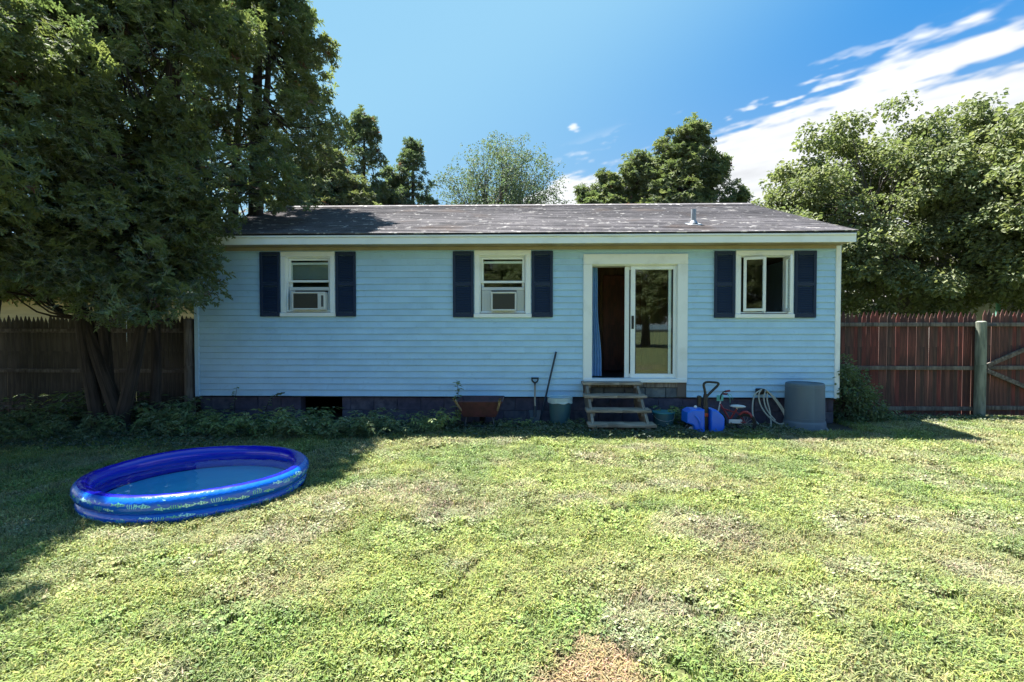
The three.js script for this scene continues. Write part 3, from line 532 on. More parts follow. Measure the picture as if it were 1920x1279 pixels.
// ---------------------------------------------------------------- things along the wall
{ // wheelbarrow, handles towards the lawn
  const x = -0.70, t = thing('wheelbarrow', 'dark red steel wheelbarrow parked against the house wall', 'wheelbarrow', [x, 0, -8.0]);
  const G = new Geo(), rect = (w, d, y, z) => [[x - w, y, z + d], [x + w, y, z + d], [x + w, y, z - d], [x - w, y, z - d]], O = [rect(0.25, 0.22, 0.235, -8.0), rect(0.35, 0.33, 0.475, -8.02)], I = [rect(0.24, 0.21, 0.245, -8.0), rect(0.338, 0.318, 0.476, -8.02)];
  for (let k = 0; k < 4; k++) { const n = (k + 1) % 4; G.quad(O[0][k], O[0][n], O[1][n], O[1][k]); G.quad(I[0][n], I[0][k], I[1][k], I[1][n]); G.quad(O[1][k], O[1][n], I[1][n], I[1][k]); }
  G.quad(O[0][3], O[0][2], O[0][1], O[0][0]); G.quad(...I[0]);
  const tray = part(t, 'tray', G.done(), M.rust);
  part(tray, 'rim', tube([[x - 0.35, 0.476, -7.69], [x + 0.35, 0.476, -7.69], [x + 0.35, 0.476, -8.35], [x - 0.35, 0.476, -8.35], [x - 0.35, 0.476, -7.69]].flatMap((p, i, a) => i < 4 ? [p, p.map((v, k) => mix(v, a[i + 1][k], 0.06)), p.map((v, k) => mix(v, a[i + 1][k], 0.94))] : [p]), 0.011, 7, 2), M.rust);
  for (const s of [-1, 1]) {
    const h = part(t, 'handle', limb([[x + s * 0.10, 0.19, -8.36], [x + s * 0.22, 0.215, -8.0], [x + s * 0.30, 0.42, -7.62], [x + s * 0.325, 0.53, -7.42]], [0.016, 0.016], 8, 4), M.stringer);
    part(h, 'grip', limb([[x + s * 0.317, 0.505, -7.48], [x + s * 0.332, 0.555, -7.37]], [0.021, 0.021], 9, 2), M.tread[0]);
    part(t, 'leg', tube([[x + s * 0.20, 0.23, -7.80], [x + s * 0.22, 0.12, -7.76], [x + s * 0.23, 0.012, -7.74], [x + s * 0.225, 0.012, -7.84], [x + s * 0.20, 0.23, -8.02]], 0.011, 7, 3), M.darkMetal);
  }
  part(t, 'leg_brace', tube([[x - 0.22, 0.10, -7.75], [x + 0.22, 0.10, -7.75]], 0.008, 6, 2), M.darkMetal);
  const wh = part(t, 'wheel', new THREE.TorusGeometry(0.13, 0.042, 12, 32).rotateY(Math.PI / 2).translate(x, 0.172, -8.36), M.rubber);
  part(wh, 'hub', [new THREE.CylinderGeometry(0.09, 0.09, 0.03, 20).rotateZ(Math.PI / 2).translate(x, 0.172, -8.36), tube([[x - 0.11, 0.175, -8.36], [x + 0.11, 0.175, -8.36]], 0.009, 6, 1)], M.darkMetal);
}
{ // spade with a D handle
  const t = thing('garden_spade', 'short garden spade with a dark D handle leaning on the siding', 'spade', [0.15, 0, -8.26]);
  const at = (k) => [mix(0.155, 0.16, k), mix(0, 0.76, k), mix(-8.2, -8.51, k)], P = (k, dx, dy = 0) => { const p = at(k); return [p[0] + dx, p[1] + dy, p[2]]; };
  part(t, 'shaft', limb([at(0.28), at(0.6), at(0.86)], [0.017, 0.015, 0.016], 9, 3), M.tread[1]);
  part(t, 'grip', [limb([P(0.84, 0), P(0.90, 0), P(0.925, -0.03), P(0.96, -0.048), P(1.0, -0.046)], [0.016, 0.011], 7, 3), limb([P(0.84, 0), P(0.90, 0), P(0.925, 0.03), P(0.96, 0.048), P(1.0, 0.046)], [0.016, 0.011], 7, 3), limb([P(1.0, -0.062), P(1.0, 0.062)], [0.014, 0.014], 8, 2)], M.darkPlastic);
  const bl = new THREE.PlaneGeometry(0.2, 0.27, 8, 8), p = bl.attributes.position; for (let i = 0; i < p.count; i++) { const u = p.getX(i) / 0.1, v = p.getY(i) / 0.27 + 0.5, w = mix(0.45, 1, Math.pow(clamp(v), 0.6)), q = at(mix(-0.005, 0.34, v)); p.setXYZ(i, q[0] + u * 0.095 * w, Math.max(0.001, q[1]), q[2] - 0.012 * (1 - u * u)); } bl.computeVertexNormals();
  part(t, 'blade', [bl, limb([at(0.22), at(0.42)], [0.02, 0.02], 8, 2)], M.darkMetal);
}
{ // long handled tool standing behind the can
  const t = thing('long_handled_rake', 'long dark tool handle leaning against the wall behind the teal can', 'rake', [0.27, 0, -8.45]);
  part(t, 'handle', limb([[0.245, 0.06, -8.44], [0.51, 1.20, -8.515]], [0.016, 0.0165], 8, 3), std({ color: lin(0.02, 0.035, 0.06), roughness: 0.6 }));
  const h = part(t, 'rake_head', [tube([[0.12, 0.05, -8.435], [0.36, 0.05, -8.435]], 0.01, 6, 1)], M.darkMetal);
  for (let k = 0; k < 10; k++) part(h, 'tine', limb([[0.13 + k * 0.025, 0.05, -8.435], [0.13 + k * 0.025, 0.03, -8.40], [0.13 + k * 0.025, 0.003, -8.39]], [0.005, 0.003], 5, 2), M.darkMetal);
}
{ // lidless can with a bag folded over the rim
  const x = 0.555, z = -8.2, t = thing('waste_can', 'dark teal waste can with a pale plastic bag folded over its rim', 'waste can', [x, 0, z]);
  part(t, 'bucket', lathe([[0, 0.0], [0.15, 0.0], [0.152, 0.01], [0.183, 0.46], [0.196, 0.465], [0.196, 0.48], [0.178, 0.48], [0.148, 0.02], [0, 0.02]], 40, x, 0, z), M.tealCan);
  const g = new THREE.CylinderGeometry(0.202, 0.196, 0.09, 64, 8, true), p = g.attributes.position; for (let i = 0; i < p.count; i++) { const a = Math.atan2(p.getZ(i), p.getX(i)), v = p.getY(i) / 0.09 + 0.5, k = 1 + 0.05 * (noise2(a * 5 + 20, v * 3) - 0.4) * (1.4 - v); p.setXYZ(i, p.getX(i) * k, p.getY(i) * (0.75 + 0.7 * noise2(a * 2.2 + 7, 1) * (v < 0.5 ? 1 : 0.3)), p.getZ(i) * k); } g.computeVertexNormals();
  part(t, 'bag', [g.translate(x, 0.45, z), lathe([[0.20, 0.492], [0.185, 0.498], [0.175, 0.47], [0.165, 0.36], [0, 0.34]], 48, x, 0, z)], M.bag);
}
{ // lidded bucket beside the steps
  const x = 2.155, z = -8.02, t = thing('plastic_bucket', 'small teal plastic bucket with a closed lid beside the steps', 'bucket', [x, 0, z]);
  part(t, 'pail', lathe([[0, 0], [0.135, 0], [0.138, 0.006], [0.16, 0.26], [0.166, 0.262], [0.166, 0.272]], 36, x, 0, z), M.tealCan);
  part(t, 'lid', lathe([[0.168, 0.268], [0.172, 0.272], [0.172, 0.288], [0.165, 0.296], [0.15, 0.29], [0, 0.29]], 36, x, 0, z), M.tealBucket);
  part(t, 'bail', tube([[x - 0.172, 0.25, z], [x - 0.12, 0.19, z + 0.13], [x, 0.165, z + 0.165], [x + 0.12, 0.19, z + 0.13], [x + 0.172, 0.25, z]], 0.0035, 5, 4), M.metal);
}
{ // blue plastic toy with a tall black loop handle
  const t = thing('toy_cart', 'bright blue plastic toy cart with a tall black loop handle', 'toy', [2.68, 0, -7.75]);
  const shell = (x0, x1, pts) => { const s = new THREE.Shape(); pts.forEach(([x, y], i) => i ? s.lineTo(x, y) : s.moveTo(x, y)); s.closePath(); return boxUV(clean(new THREE.ExtrudeGeometry(s, { depth: 0.24, bevelEnabled: true, bevelSize: 0.022, bevelThickness: 0.03, bevelSegments: 4, curveSegments: 10 }).translate(0, 0, -7.87))); };
  part(t, 'side_shell', shell(0, 0, [[2.415, 0.33], [2.47, 0.365], [2.63, 0.365], [2.635, 0.06], [2.60, 0.035], [2.535, 0.04], [2.505, 0.16], [2.45, 0.185], [2.41, 0.20]]), M.toyBlue);
  part(t, 'side_shell', shell(0, 0, [[2.765, 0.365], [2.82, 0.36], [2.905, 0.285], [2.925, 0.24], [2.92, 0.04], [2.90, 0.03], [2.765, 0.03]]), M.toyBlue);
  part(t, 'shell_ridge', limb([[2.50, 0.30, -7.598], [2.545, 0.255, -7.595], [2.575, 0.19, -7.596], [2.58, 0.13, -7.60]], [0.012, 0.016, 0.008], 7, 4), M.toyBlue);
  part(t, 'column', [span(2.66, 2.74, 0.045, 0.42, -7.78, -7.70, 0.012), limb([[2.70, 0.40, -7.74], [2.705, 0.52, -7.75], [2.715, 0.60, -7.76]], [0.042, 0.03], 10, 4)], M.darkPlastic);
  part(t, 'loop_handle', limb([[2.715, 0.56, -7.76], [2.70, 0.66, -7.765], [2.688, 0.745, -7.77], [2.72, 0.775, -7.77], [2.83, 0.775, -7.77], [2.905, 0.762, -7.77], [2.90, 0.735, -7.77], [2.82, 0.655, -7.765], [2.735, 0.57, -7.76]], [0.02, 0.017, 0.019], 9, 4), M.darkPlastic);
  part(t, 'latch', span(2.672, 2.728, 0.27, 0.32, -7.699, -7.685, 0.006), M.toyRed);
  part(t, 'knob', new THREE.SphereGeometry(0.024, 16, 10).translate(2.56, 0.405, -7.75), M.white);
  for (const [x, z] of [[2.475, -7.69], [2.475, -7.85]]) { const w = part(t, 'wheel', new THREE.TorusGeometry(0.06, 0.022, 10, 24).translate(x, 0.082, z), M.rubber); part(w, 'hub', new THREE.CylinderGeometry(0.042, 0.042, 0.03, 16).rotateX(Math.PI / 2).translate(x, 0.082, z), M.white); }
  part(t, 'bag_pouch', span(2.60, 2.66, 0.40, 0.57, -7.83, -7.76, 0.02), M.darkPlastic);
}
{ // child's bicycle
  const t = thing('child_bicycle', 'small dark red child bicycle with teal handlebar streamers', 'bicycle', [3.15, 0, -7.9]);
  const F = V(2.96, 0.155, -8.0), B = V(3.34, 0.155, -7.82), Rw = 0.13, dir = B.clone().sub(F).normalize(), ang = -Math.atan2(dir.z, dir.x);
  for (const c of [F, B]) {
    const w = part(t, 'wheel', new THREE.TorusGeometry(Rw, 0.021, 10, 36).rotateY(ang).translate(c.x, c.y, c.z), M.rubber);
    part(w, 'rim', new THREE.TorusGeometry(Rw - 0.022, 0.008, 6, 32).rotateY(ang).translate(c.x, c.y, c.z), M.darkMetal);
    const sp = []; for (let k = 0; k < 10; k++) { const a = k * Math.PI / 5; sp.push(tube([[c.x, c.y, c.z], [c.x + dir.x * Math.cos(a) * 0.108, c.y + Math.sin(a) * 0.108, c.z + dir.z * Math.cos(a) * 0.108]], 0.0022, 4, 1)); }
    part(w, 'spoke', sp, M.metal, { kind: 'stuff' });
  }
  const at = (k, y) => [mix(F.x, B.x, k), y, mix(F.z, B.z, k)];
  part(t, 'frame', [tube([at(0.14, 0.42), at(0.45, 0.20)], 0.015, 8, 1), tube([at(0.16, 0.36), at(0.66, 0.30)], 0.013, 8, 1), tube([at(0.45, 0.17), at(0.70, 0.36)], 0.014, 8, 1), tube([at(0.45, 0.18), at(1, 0.155)], 0.009, 6, 1), tube([at(0.68, 0.32), at(1, 0.155)], 0.009, 6, 1)], M.bikeRed);
  part(t, 'fork', [tube([at(0, 0.155), at(0.10, 0.36), at(0.15, 0.46)], 0.011, 7, 2)], M.bikeWhite);
  const s = dir.clone().cross(V(0, 1, 0)), hb = (k, y, o) => { const p = at(k, y); return [p[0] + s.x * o, p[1], p[2] + s.z * o]; };
  const bar = part(t, 'handlebar', tube([hb(0.30, 0.60, 0.2), hb(0.2, 0.585, 0.11), hb(0.15, 0.50, 0.02), hb(0.15, 0.50, -0.02), hb(0.2, 0.585, -0.11), hb(0.30, 0.60, -0.2)], 0.010, 7, 4), M.darkMetal);
  part(bar, 'grip', [limb([hb(0.28, 0.598, 0.17), hb(0.42, 0.605, 0.24)], [0.016, 0.016], 8, 1)], M.bikeRed);
  part(bar, 'grip', [limb([hb(0.28, 0.598, -0.17), hb(0.42, 0.605, -0.24)], [0.016, 0.016], 8, 1)], M.bikeRed);
  part(bar, 'streamer', [limb([hb(0.42, 0.6, 0.24), hb(0.5, 0.57, 0.27), hb(0.52, 0.48, 0.29)], [0.006, 0.002], 5, 3), limb([hb(0.42, 0.6, 0.24), hb(0.54, 0.60, 0.25), hb(0.60, 0.53, 0.27)], [0.006, 0.002], 5, 3)], M.bikeTeal);
  part(bar, 'front_plate', cbox(0.10, 0.09, 0.012, ...at(0.13, 0.51), 0.006), M.bikeTeal);
  const st = new THREE.SphereGeometry(1, 18, 10).scale(0.115, 0.026, 0.06).rotateY(ang).translate(...at(0.73, 0.40)); part(t, 'saddle', [st, tube([at(0.70, 0.35), at(0.71, 0.40)], 0.011, 6, 1)], M.bikeWhite);
  part(t, 'chain_guard', span(3.10, 3.30, 0.14, 0.20, -7.86, -7.845, 0.01), M.bikeWhite);
  part(t, 'pedal', [span(3.09, 3.16, 0.085, 0.105, -7.80, -7.74, 0.004), tube([[3.125, 0.095, -7.77], [3.13, 0.17, -7.86]], 0.007, 6, 1)], M.darkPlastic);
  part(t, 'mudguard', limb([at(0.80, 0.27), at(0.93, 0.318), at(1.08, 0.31), at(1.2, 0.25)], [0.024, 0.024], 6, 4), M.bikeRed);
}
{ // garden hose hung in loops from a wall bracket
  const t = thing('garden_hose', 'pale grey garden hose hung in loose loops from a wall hook', 'hose', [3.9, 0, -8.42]);
  part(t, 'hook', [span(3.80, 3.93, 0.50, 0.60, -8.55, -8.515, 0.008), limb([[3.86, 0.56, -8.53], [3.87, 0.555, -8.44], [3.88, 0.60, -8.42]], [0.022, 0.02], 8, 3), limb([[3.90, 0.545, -8.52], [3.98, 0.52, -8.45], [4.03, 0.47, -8.43]], [0.016, 0.012], 8, 3)], M.darkMetal);
  const P = [[3.84, 0.57, -8.46], [3.72, 0.42, -8.42], [3.665, 0.22, -8.40], [3.70, 0.09, -8.36], [3.77, 0.025, -8.30], [3.70, 0.03, -8.26]];
  part(t, 'hose', [tube([[3.86, 0.59, -8.45], [3.745, 0.52, -8.42], [3.685, 0.30, -8.38], [3.70, 0.11, -8.33], [3.78, 0.03, -8.27], [3.92, 0.013, -8.24], [4.03, 0.013, -8.23], [4.12, 0.05, -8.25]], 0.0115, 8, 6),
    tube([[4.12, 0.05, -8.25], [4.17, 0.15, -8.28], [4.15, 0.29, -8.33], [4.06, 0.44, -8.38], [3.96, 0.555, -8.42], [3.88, 0.60, -8.44], [3.815, 0.54, -8.43], [3.805, 0.40, -8.40], [3.86, 0.25, -8.36], [3.97, 0.12, -8.31], [4.08, 0.055, -8.27], [4.155, 0.10, -8.28], [4.165, 0.19, -8.31], [4.10, 0.34, -8.36], [4.01, 0.48, -8.40], [3.93, 0.575, -8.43], [3.885, 0.48, -8.42], [3.895, 0.33, -8.39], [3.95, 0.20, -8.35], [4.02, 0.11, -8.31]], 0.0115, 8, 5),
    tube([[3.95, 0.57, -8.44], [3.935, 0.42, -8.41], [3.96, 0.25, -8.37], [3.955, 0.10, -8.32], [3.94, 0.012, -8.28]], 0.0115, 8, 5)], M.hose);
  part(t, 'coupling', [limb([[4.01, 0.018, -8.235], [4.05, 0.02, -8.232]], [0.016, 0.016], 8, 1), limb([[3.93, 0.56, -8.43], [3.965, 0.545, -8.43]], [0.016, 0.016], 8, 1)], M.brass);
}
{ // upturned bin
  const x = 4.42, z = -8.2, t = thing('rubbish_barrel', 'upturned grey plastic rubbish barrel at the corner of the house', 'barrel', [x, 0, z]);
  part(t, 'shell', lathe([[0.305, 0.0], [0.312, 0.004], [0.312, 0.05], [0.30, 0.06], [0.302, 0.10], [0.292, 0.135], [0.285, 0.14], [0.277, 0.70], [0.27, 0.725], [0.258, 0.73], [0.25, 0.715], [0, 0.70]], 56, x, 0, z), M.greyBin);
  part(t, 'rib', [lathe([[0.283, 0.18], [0.290, 0.186], [0.282, 0.192]], 56, x, 0, z), lathe([[0.277, 0.66], [0.284, 0.667], [0.276, 0.674]], 56, x, 0, z)], M.greyBin);
  part(t, 'carry_handle', tube([[x + 0.08, 0.045, z + 0.315], [x + 0.10, 0.03, z + 0.35], [x + 0.20, 0.03, z + 0.305], [x + 0.21, 0.045, z + 0.245]], 0.012, 8, 4), M.galv);
  part(t, 'carry_handle', tube([[x - 0.305, 0.045, z - 0.06], [x - 0.345, 0.03, z - 0.05], [x - 0.345, 0.03, z + 0.05], [x - 0.305, 0.045, z + 0.06]], 0.012, 8, 4), M.galv);
}

// ---------------------------------------------------------------- fences
function picketGeo(w, h, d) { // half-round stake with a pointed top
  const G = new Geo(), n = 5, ring = (y, s) => { const a = []; for (let k = 0; k <= n; k++) { const q = Math.PI * k / n; a.push([-Math.cos(q) * w / 2 * s, y, -Math.sin(q) * d * s]); } return a; };
  const lo = ring(0, 1), hi = ring(h - 0.10, 1), tip = ring(h, 0.16);
  for (const [p, q] of [[lo, hi], [hi, tip]]) { for (let k = 0; k < n; k++) G.quad(p[k + 1], p[k], q[k], q[k + 1]); G.quad(p[0], p[n], q[n], q[0]); }
  for (let k = 1; k < n; k++) G.tri(tip[0], tip[k], tip[k + 1]);
  return G.done();
}
const pickets = [1.86, 1.89, 1.84].map((h) => picketGeo(0.071, h, 0.034));
function fenceRun(name, label, group, x0, x1, z, base, mats, rails, seed, gapAt = () => 0) {
  const t = thing(name, label, 'fence', [(x0 + x1) / 2, 0, z], group), r = rng(seed);
  for (let x = x0; x < x1; ) {
    const m = new THREE.Mesh(pickets[Math.floor(r() * 3)], mats[Math.floor(r() * mats.length)]); m.name = 'picket'; m.castShadow = m.receiveShadow = true;
    m.position.set(x + 0.0355 - (x0 + x1) / 2, base(x) + (r() - 0.5) * 0.025, (r() - 0.5) * 0.006); m.rotation.z = (r() - 0.5) * 0.008; t.add(m); x += 0.073 + (r() < 0.14 ? 0.008 : 0.001 * r());
  }
  for (const y of rails) part(t, 'rail', prism(x0, x1, [[z + 0.003, y - 0.035], [z + 0.04, y - 0.033], [z + 0.043, y], [z + 0.04, y + 0.033], [z + 0.003, y + 0.035]], [r(), r()]), M.rail);
  return t;
}
const post = (name, label, x, z, h, rad, mat) => { const t = thing(name, label, 'post', [x, 0, z]); part(t, 'shaft', [limb([[x, -0.05, z], [x + 0.004, h * 0.5, z], [x, h, z]], [rad, rad * 0.97, rad * 0.95], 14, 3)], mat); part(t, 'cap', lathe([[0, 0.022], [rad * 0.6, 0.02], [rad * 0.93, 0.004], [rad * 0.95, -0.01]], 16, x, h, z), mat); return t; };
fenceRun('stockade_fence', 'dark red stockade fence with pointed stakes between the house corner and a round post', 'stockade fences', 5.28, 7.96, -9.32, () => 0.015, M.picket, [1.66, 0.885, 0.16], 21);
post('fence_post', 'round weathered greenish post between the red fence and its gate', 8.03, -9.24, 1.70, 0.085, M.post);
{ const t = thing('fence_stub', 'short pale post fixed to the house corner, carrying the red fence', 'post', [5.27, 0, -9.22]); part(t, 'timber', span(5.20, 5.34, 0, 1.60, -9.28, -9.16, 0.008), M.rail); part(t, 'bracket', span(5.21, 5.33, 1.58, 1.602, -9.285, -9.155, 0.003), M.galv); }
{ // gate with crossed braces
  const g = fenceRun('fence_gate', 'red stockade gate with crossed diagonal braces beside the round post', 'stockade gate', 8.17, 9.75, -9.36, () => 0.03, M.picket, [1.66, 0.89, 0.17], 33);
  g.userData.category = 'gate'; delete g.userData.group;
  const brace = (xa, ya, xb, yb) => { const d = V(xb - xa, yb - ya, 0), L = d.length(); return cbox(L, 0.075, 0.03, 0, 0, 0, 0.004).rotateZ(Math.atan2(d.y, d.x)).translate((xa + xb) / 2, (ya + yb) / 2, -9.30); };
  part(g, 'brace', brace(8.20, 0.93, 9.70, 2.02 - 0.42), M.rail); part(g, 'brace', brace(8.20, 0.84, 9.70, 0.20), M.rail);
  part(g, 'hinge', [span(8.10, 8.36, 1.63, 1.665, -9.312, -9.303, 0.002), span(8.10, 8.36, 0.87, 0.905, -9.312, -9.303, 0.002)], M.darkMetal);
}
fenceRun('stockade_fence', 'grey weathered stockade fence behind the cedar trunks', 'stockade fences', -12.2, -5.72, -8.78, (x) => -0.06, M.picketGrey, [1.55, 0.85, 0.2], 45);
post('fence_post', 'brown round post against the house corner beside the cedars', -5.745, -8.60, 1.74, 0.085, M.rail);

// ---------------------------------------------------------------- neighbouring buildings
{
  const t = thing('neighbour_house', 'tan clapboard neighbour house with a sunlit grey roof beyond the cedars', 'house', [-13, 0, -18]);
  part(t, 'wall', span(-20, -7.4, 0, 2.7, -21, -15.05, 0.01), M.tanSiding);
  for (let k = 0; k < 16; k++) part(t, 'siding_board', prism(-20, -7.38, [[-15.045, 0.95 + k * 0.11], [-15.02, 0.95 + k * 0.11], [-15.035, 1.055 + k * 0.11], [-15.045, 1.055 + k * 0.11]], [k, 0]), M.tanSiding);
  part(t, 'roof', [prism(-20.3, -7.1, [[-14.6, 2.66], [-18.0, 4.62], [-21.4, 2.66], [-21.4, 2.56], [-14.6, 2.56]])], M.paleRoof);
  part(t, 'fascia', span(-20.3, -7.1, 2.50, 2.655, -14.62, -14.58, 0.004), M.trim);
  const w = part(t, 'window', [span(-12.9, -11.9, 1.2, 2.2, -15.018, -14.99, 0.006)], M.trim); part(w, 'pane', span(-12.82, -11.98, 1.28, 2.12, -14.989, -14.985, 0.001), M.darkPlastic);
}
{
  const t = thing('white_cottage', 'white clapboard cottage with mint green corner trim beyond the gate', 'house', [18, 0, -18.5]);
  part(t, 'wall', span(15.3, 21, 0, 3.0, -21, -17.05, 0.01), M.whiteSiding);
  for (let k = 0; k < 20; k++) part(t, 'siding_board', prism(15.42, 21, [[-17.045, 0.9 + k * 0.105], [-17.02, 0.9 + k * 0.105], [-17.035, 1.0 + k * 0.105], [-17.045, 1.0 + k * 0.105]], [k, 0]), M.whiteSiding);
  part(t, 'corner_board', span(15.26, 15.40, 0, 3.0, -17.05, -17.0, 0.005), M.mint);
  part(t, 'eave_board', span(14.95, 21.3, 3.0, 3.12, -17.3, -16.85, 0.01), M.mint);
  part(t, 'roof', prism(14.9, 21.4, [[-16.8, 3.122], [-19.0, 4.5], [-21.3, 3.122]]), M.paleRoof);
}
{
  const t = thing('pale_garage', 'low pale garage just showing over the red fence', 'garage', [13.6, 0, -23.6]);
  part(t, 'wall', span(10.5, 16.6, 0, 2.75, -25, -22.2, 0.02), M.whiteSiding);
  part(t, 'roof', prism(10.2, 16.9, [[-21.9, 2.75], [-23.6, 3.3], [-25.3, 2.75]]), M.paleRoof);
  part(t, 'garage_door', span(12.2, 15.0, 0, 2.2, -22.195, -22.16, 0.01), std({ color: lin(0.6, 0.5, 0.48), roughness: 0.6 }));
}

// ---------------------------------------------------------------- foliage
// one spray of leaves: n leaves as bent rhombs about a twig; bakes a small shade-free size variety only
function leafSpray(n, len, wid, reach, seed, flat = 0.5) {
  const r = rng(seed), pos = [], idx = [];
  for (let k = 0; k < n; k++) {
    const a = r() * 6.283, e = (r() - 0.5) * 2 * flat, q = reach * Math.cbrt(r()), c = V(q * Math.cos(a) * Math.cos(e), q * Math.sin(e), q * Math.sin(a) * Math.cos(e));
    const d = V(Math.cos(a + (r() - 0.5) * 1.6), -0.35 + (r() - 0.5) * 1.1, Math.sin(a + (r() - 0.5) * 1.6)).normalize(), up = V((r() - 0.5) * 2.4, 1, (r() - 0.5) * 2.4).normalize(), s = V().crossVectors(d, up).normalize(), nn = V().crossVectors(s, d), L = len * (0.7 + 0.6 * r()), W = wid * (0.75 + 0.5 * r()), at = pos.length / 3;
    for (const [u, v, w] of [[0, 0, 0], [0.45, 0.5, 0.12], [1, 0, -0.12], [0.45, -0.5, 0.12]]) { const p = c.clone().addScaledVector(d, L * u).addScaledVector(s, W * v).addScaledVector(nn, L * w); pos.push(p.x, p.y, p.z); }
    idx.push(at, at + 1, at + 2, at, at + 2, at + 3);
  }
  const g = new THREE.BufferGeometry(); g.setAttribute('position', new THREE.Float32BufferAttribute(pos, 3)); g.setIndex(idx); const h = g.toNonIndexed(); h.computeVertexNormals(); return h;
}
// a flat fan of scale leaves as cedars carry them: lies along +z, droops at the tip
function cedarSpray(seed, len = 0.2, n = 9) {
  const r = rng(seed), pos = [], strip = (p, d, L, W, bend, roll) => {
    const up = V(0.5 * (r() - 0.5) + roll, 1, 0.5 * (r() - 0.5)).normalize(), s = V().crossVectors(d, up).normalize(), a = p, m = p.clone().addScaledVector(d, L * 0.55), e = p.clone().addScaledVector(d, L).add(V(0, -bend, 0)), q = (x, k) => x.clone().addScaledVector(s, W * k);
    for (const v of [q(a, 0.35), q(m, 0.5), q(m, -0.5), q(a, 0.35), q(m, -0.5), q(a, -0.35), q(m, 0.5), e, q(m, -0.5)]) pos.push(v.x, v.y, v.z);
  };
  for (let k = 0; k < n; k++) {
    const t = k / (n - 1), p = V(0.02 * (r() - 0.5), -0.2 * len * t * t + 0.02 * (r() - 0.5), len * 0.6 * t), side = k % 2 ? 1 : -1, a = side * mix(1.25, 0.3, t) + 0.5 * (r() - 0.5), d = V(Math.sin(a), (r() - 0.5) * 1.3, Math.cos(a)).normalize(), L = len * mix(0.5, 0.38, t) * (0.7 + 0.6 * r());
    strip(p, d, L, 0.022 + 0.014 * r(), 0.015, 1.6 * (r() - 0.5));
    for (const f of [0.35, 0.65]) { const b = a - side * 0.6 * (f > 0.5 ? -1 : 1); strip(p.clone().addScaledVector(d, L * f), V(Math.sin(b), d.y + 0.5 * (r() - 0.5), Math.cos(b)).normalize(), L * (0.45 + 0.2 * r()), 0.02, 0.01, 1.6 * (r() - 0.5)); }
  }
  const g = new THREE.BufferGeometry(); g.setAttribute('position', new THREE.Float32BufferAttribute(pos, 3)); g.computeVertexNormals(); return g;
}
const inHouse = (p, m = 0.12) => p.x > HX0 - m && p.x < HX1 + m && p.z < -8.15 + m && p.z > BACK - m && p.y < Math.min(EAVE_Y + (-8.17 - p.z) * SLOPE, EAVE_Y + (p.z - 2 * RIDGE_Z - 8.17 + 16.34) * SLOPE) + 0.22 + m;
function instanced(parent, name, geo, mat, list) {
  const r = root(parent), m = new THREE.InstancedMesh(geo, mat, list.length), T = new THREE.Matrix4();
  list.forEach((s, i) => { T.compose(s.p.clone().sub(r.position), s.q, s.s); m.setMatrixAt(i, T); m.setColorAt(i, s.c); });
  m.name = name; m.castShadow = m.receiveShadow = true; m.userData.kind = 'stuff'; parent.add(m); return m;
}
const UPV = V(0, 1, 0), FWD = V(0, 0, 1);
function sprig(r, p, dir, size, pal, roll = 0.5) { // spray aimed along dir
  const q = new THREE.Quaternion().setFromUnitVectors(FWD, V(dir.x, 0, dir.z).normalize()), tilt = new THREE.Quaternion().setFromAxisAngle(V(1, 0, 0), -Math.asin(clamp(dir.y, -0.95, 0.95))), spin = new THREE.Quaternion().setFromAxisAngle(FWD, (r() - 0.5) * 2 * roll);
  const [a, b] = [pal[Math.floor(r() * pal.length)], pal[Math.floor(r() * pal.length)]], c = mix3(a, b, r()), k = 0.8 + 0.4 * r();
  return { p, q: q.multiply(tilt).multiply(spin), s: V(size, size, size), c: lin(c[0] * k, c[1] * k, c[2] * k) };
}
const CEDAR = [[0.11, 0.165, 0.045], [0.15, 0.20, 0.052], [0.08, 0.125, 0.04], [0.19, 0.23, 0.062]];
const cedarSprays = [1, 2, 3].map((s) => cedarSpray(400 + s));
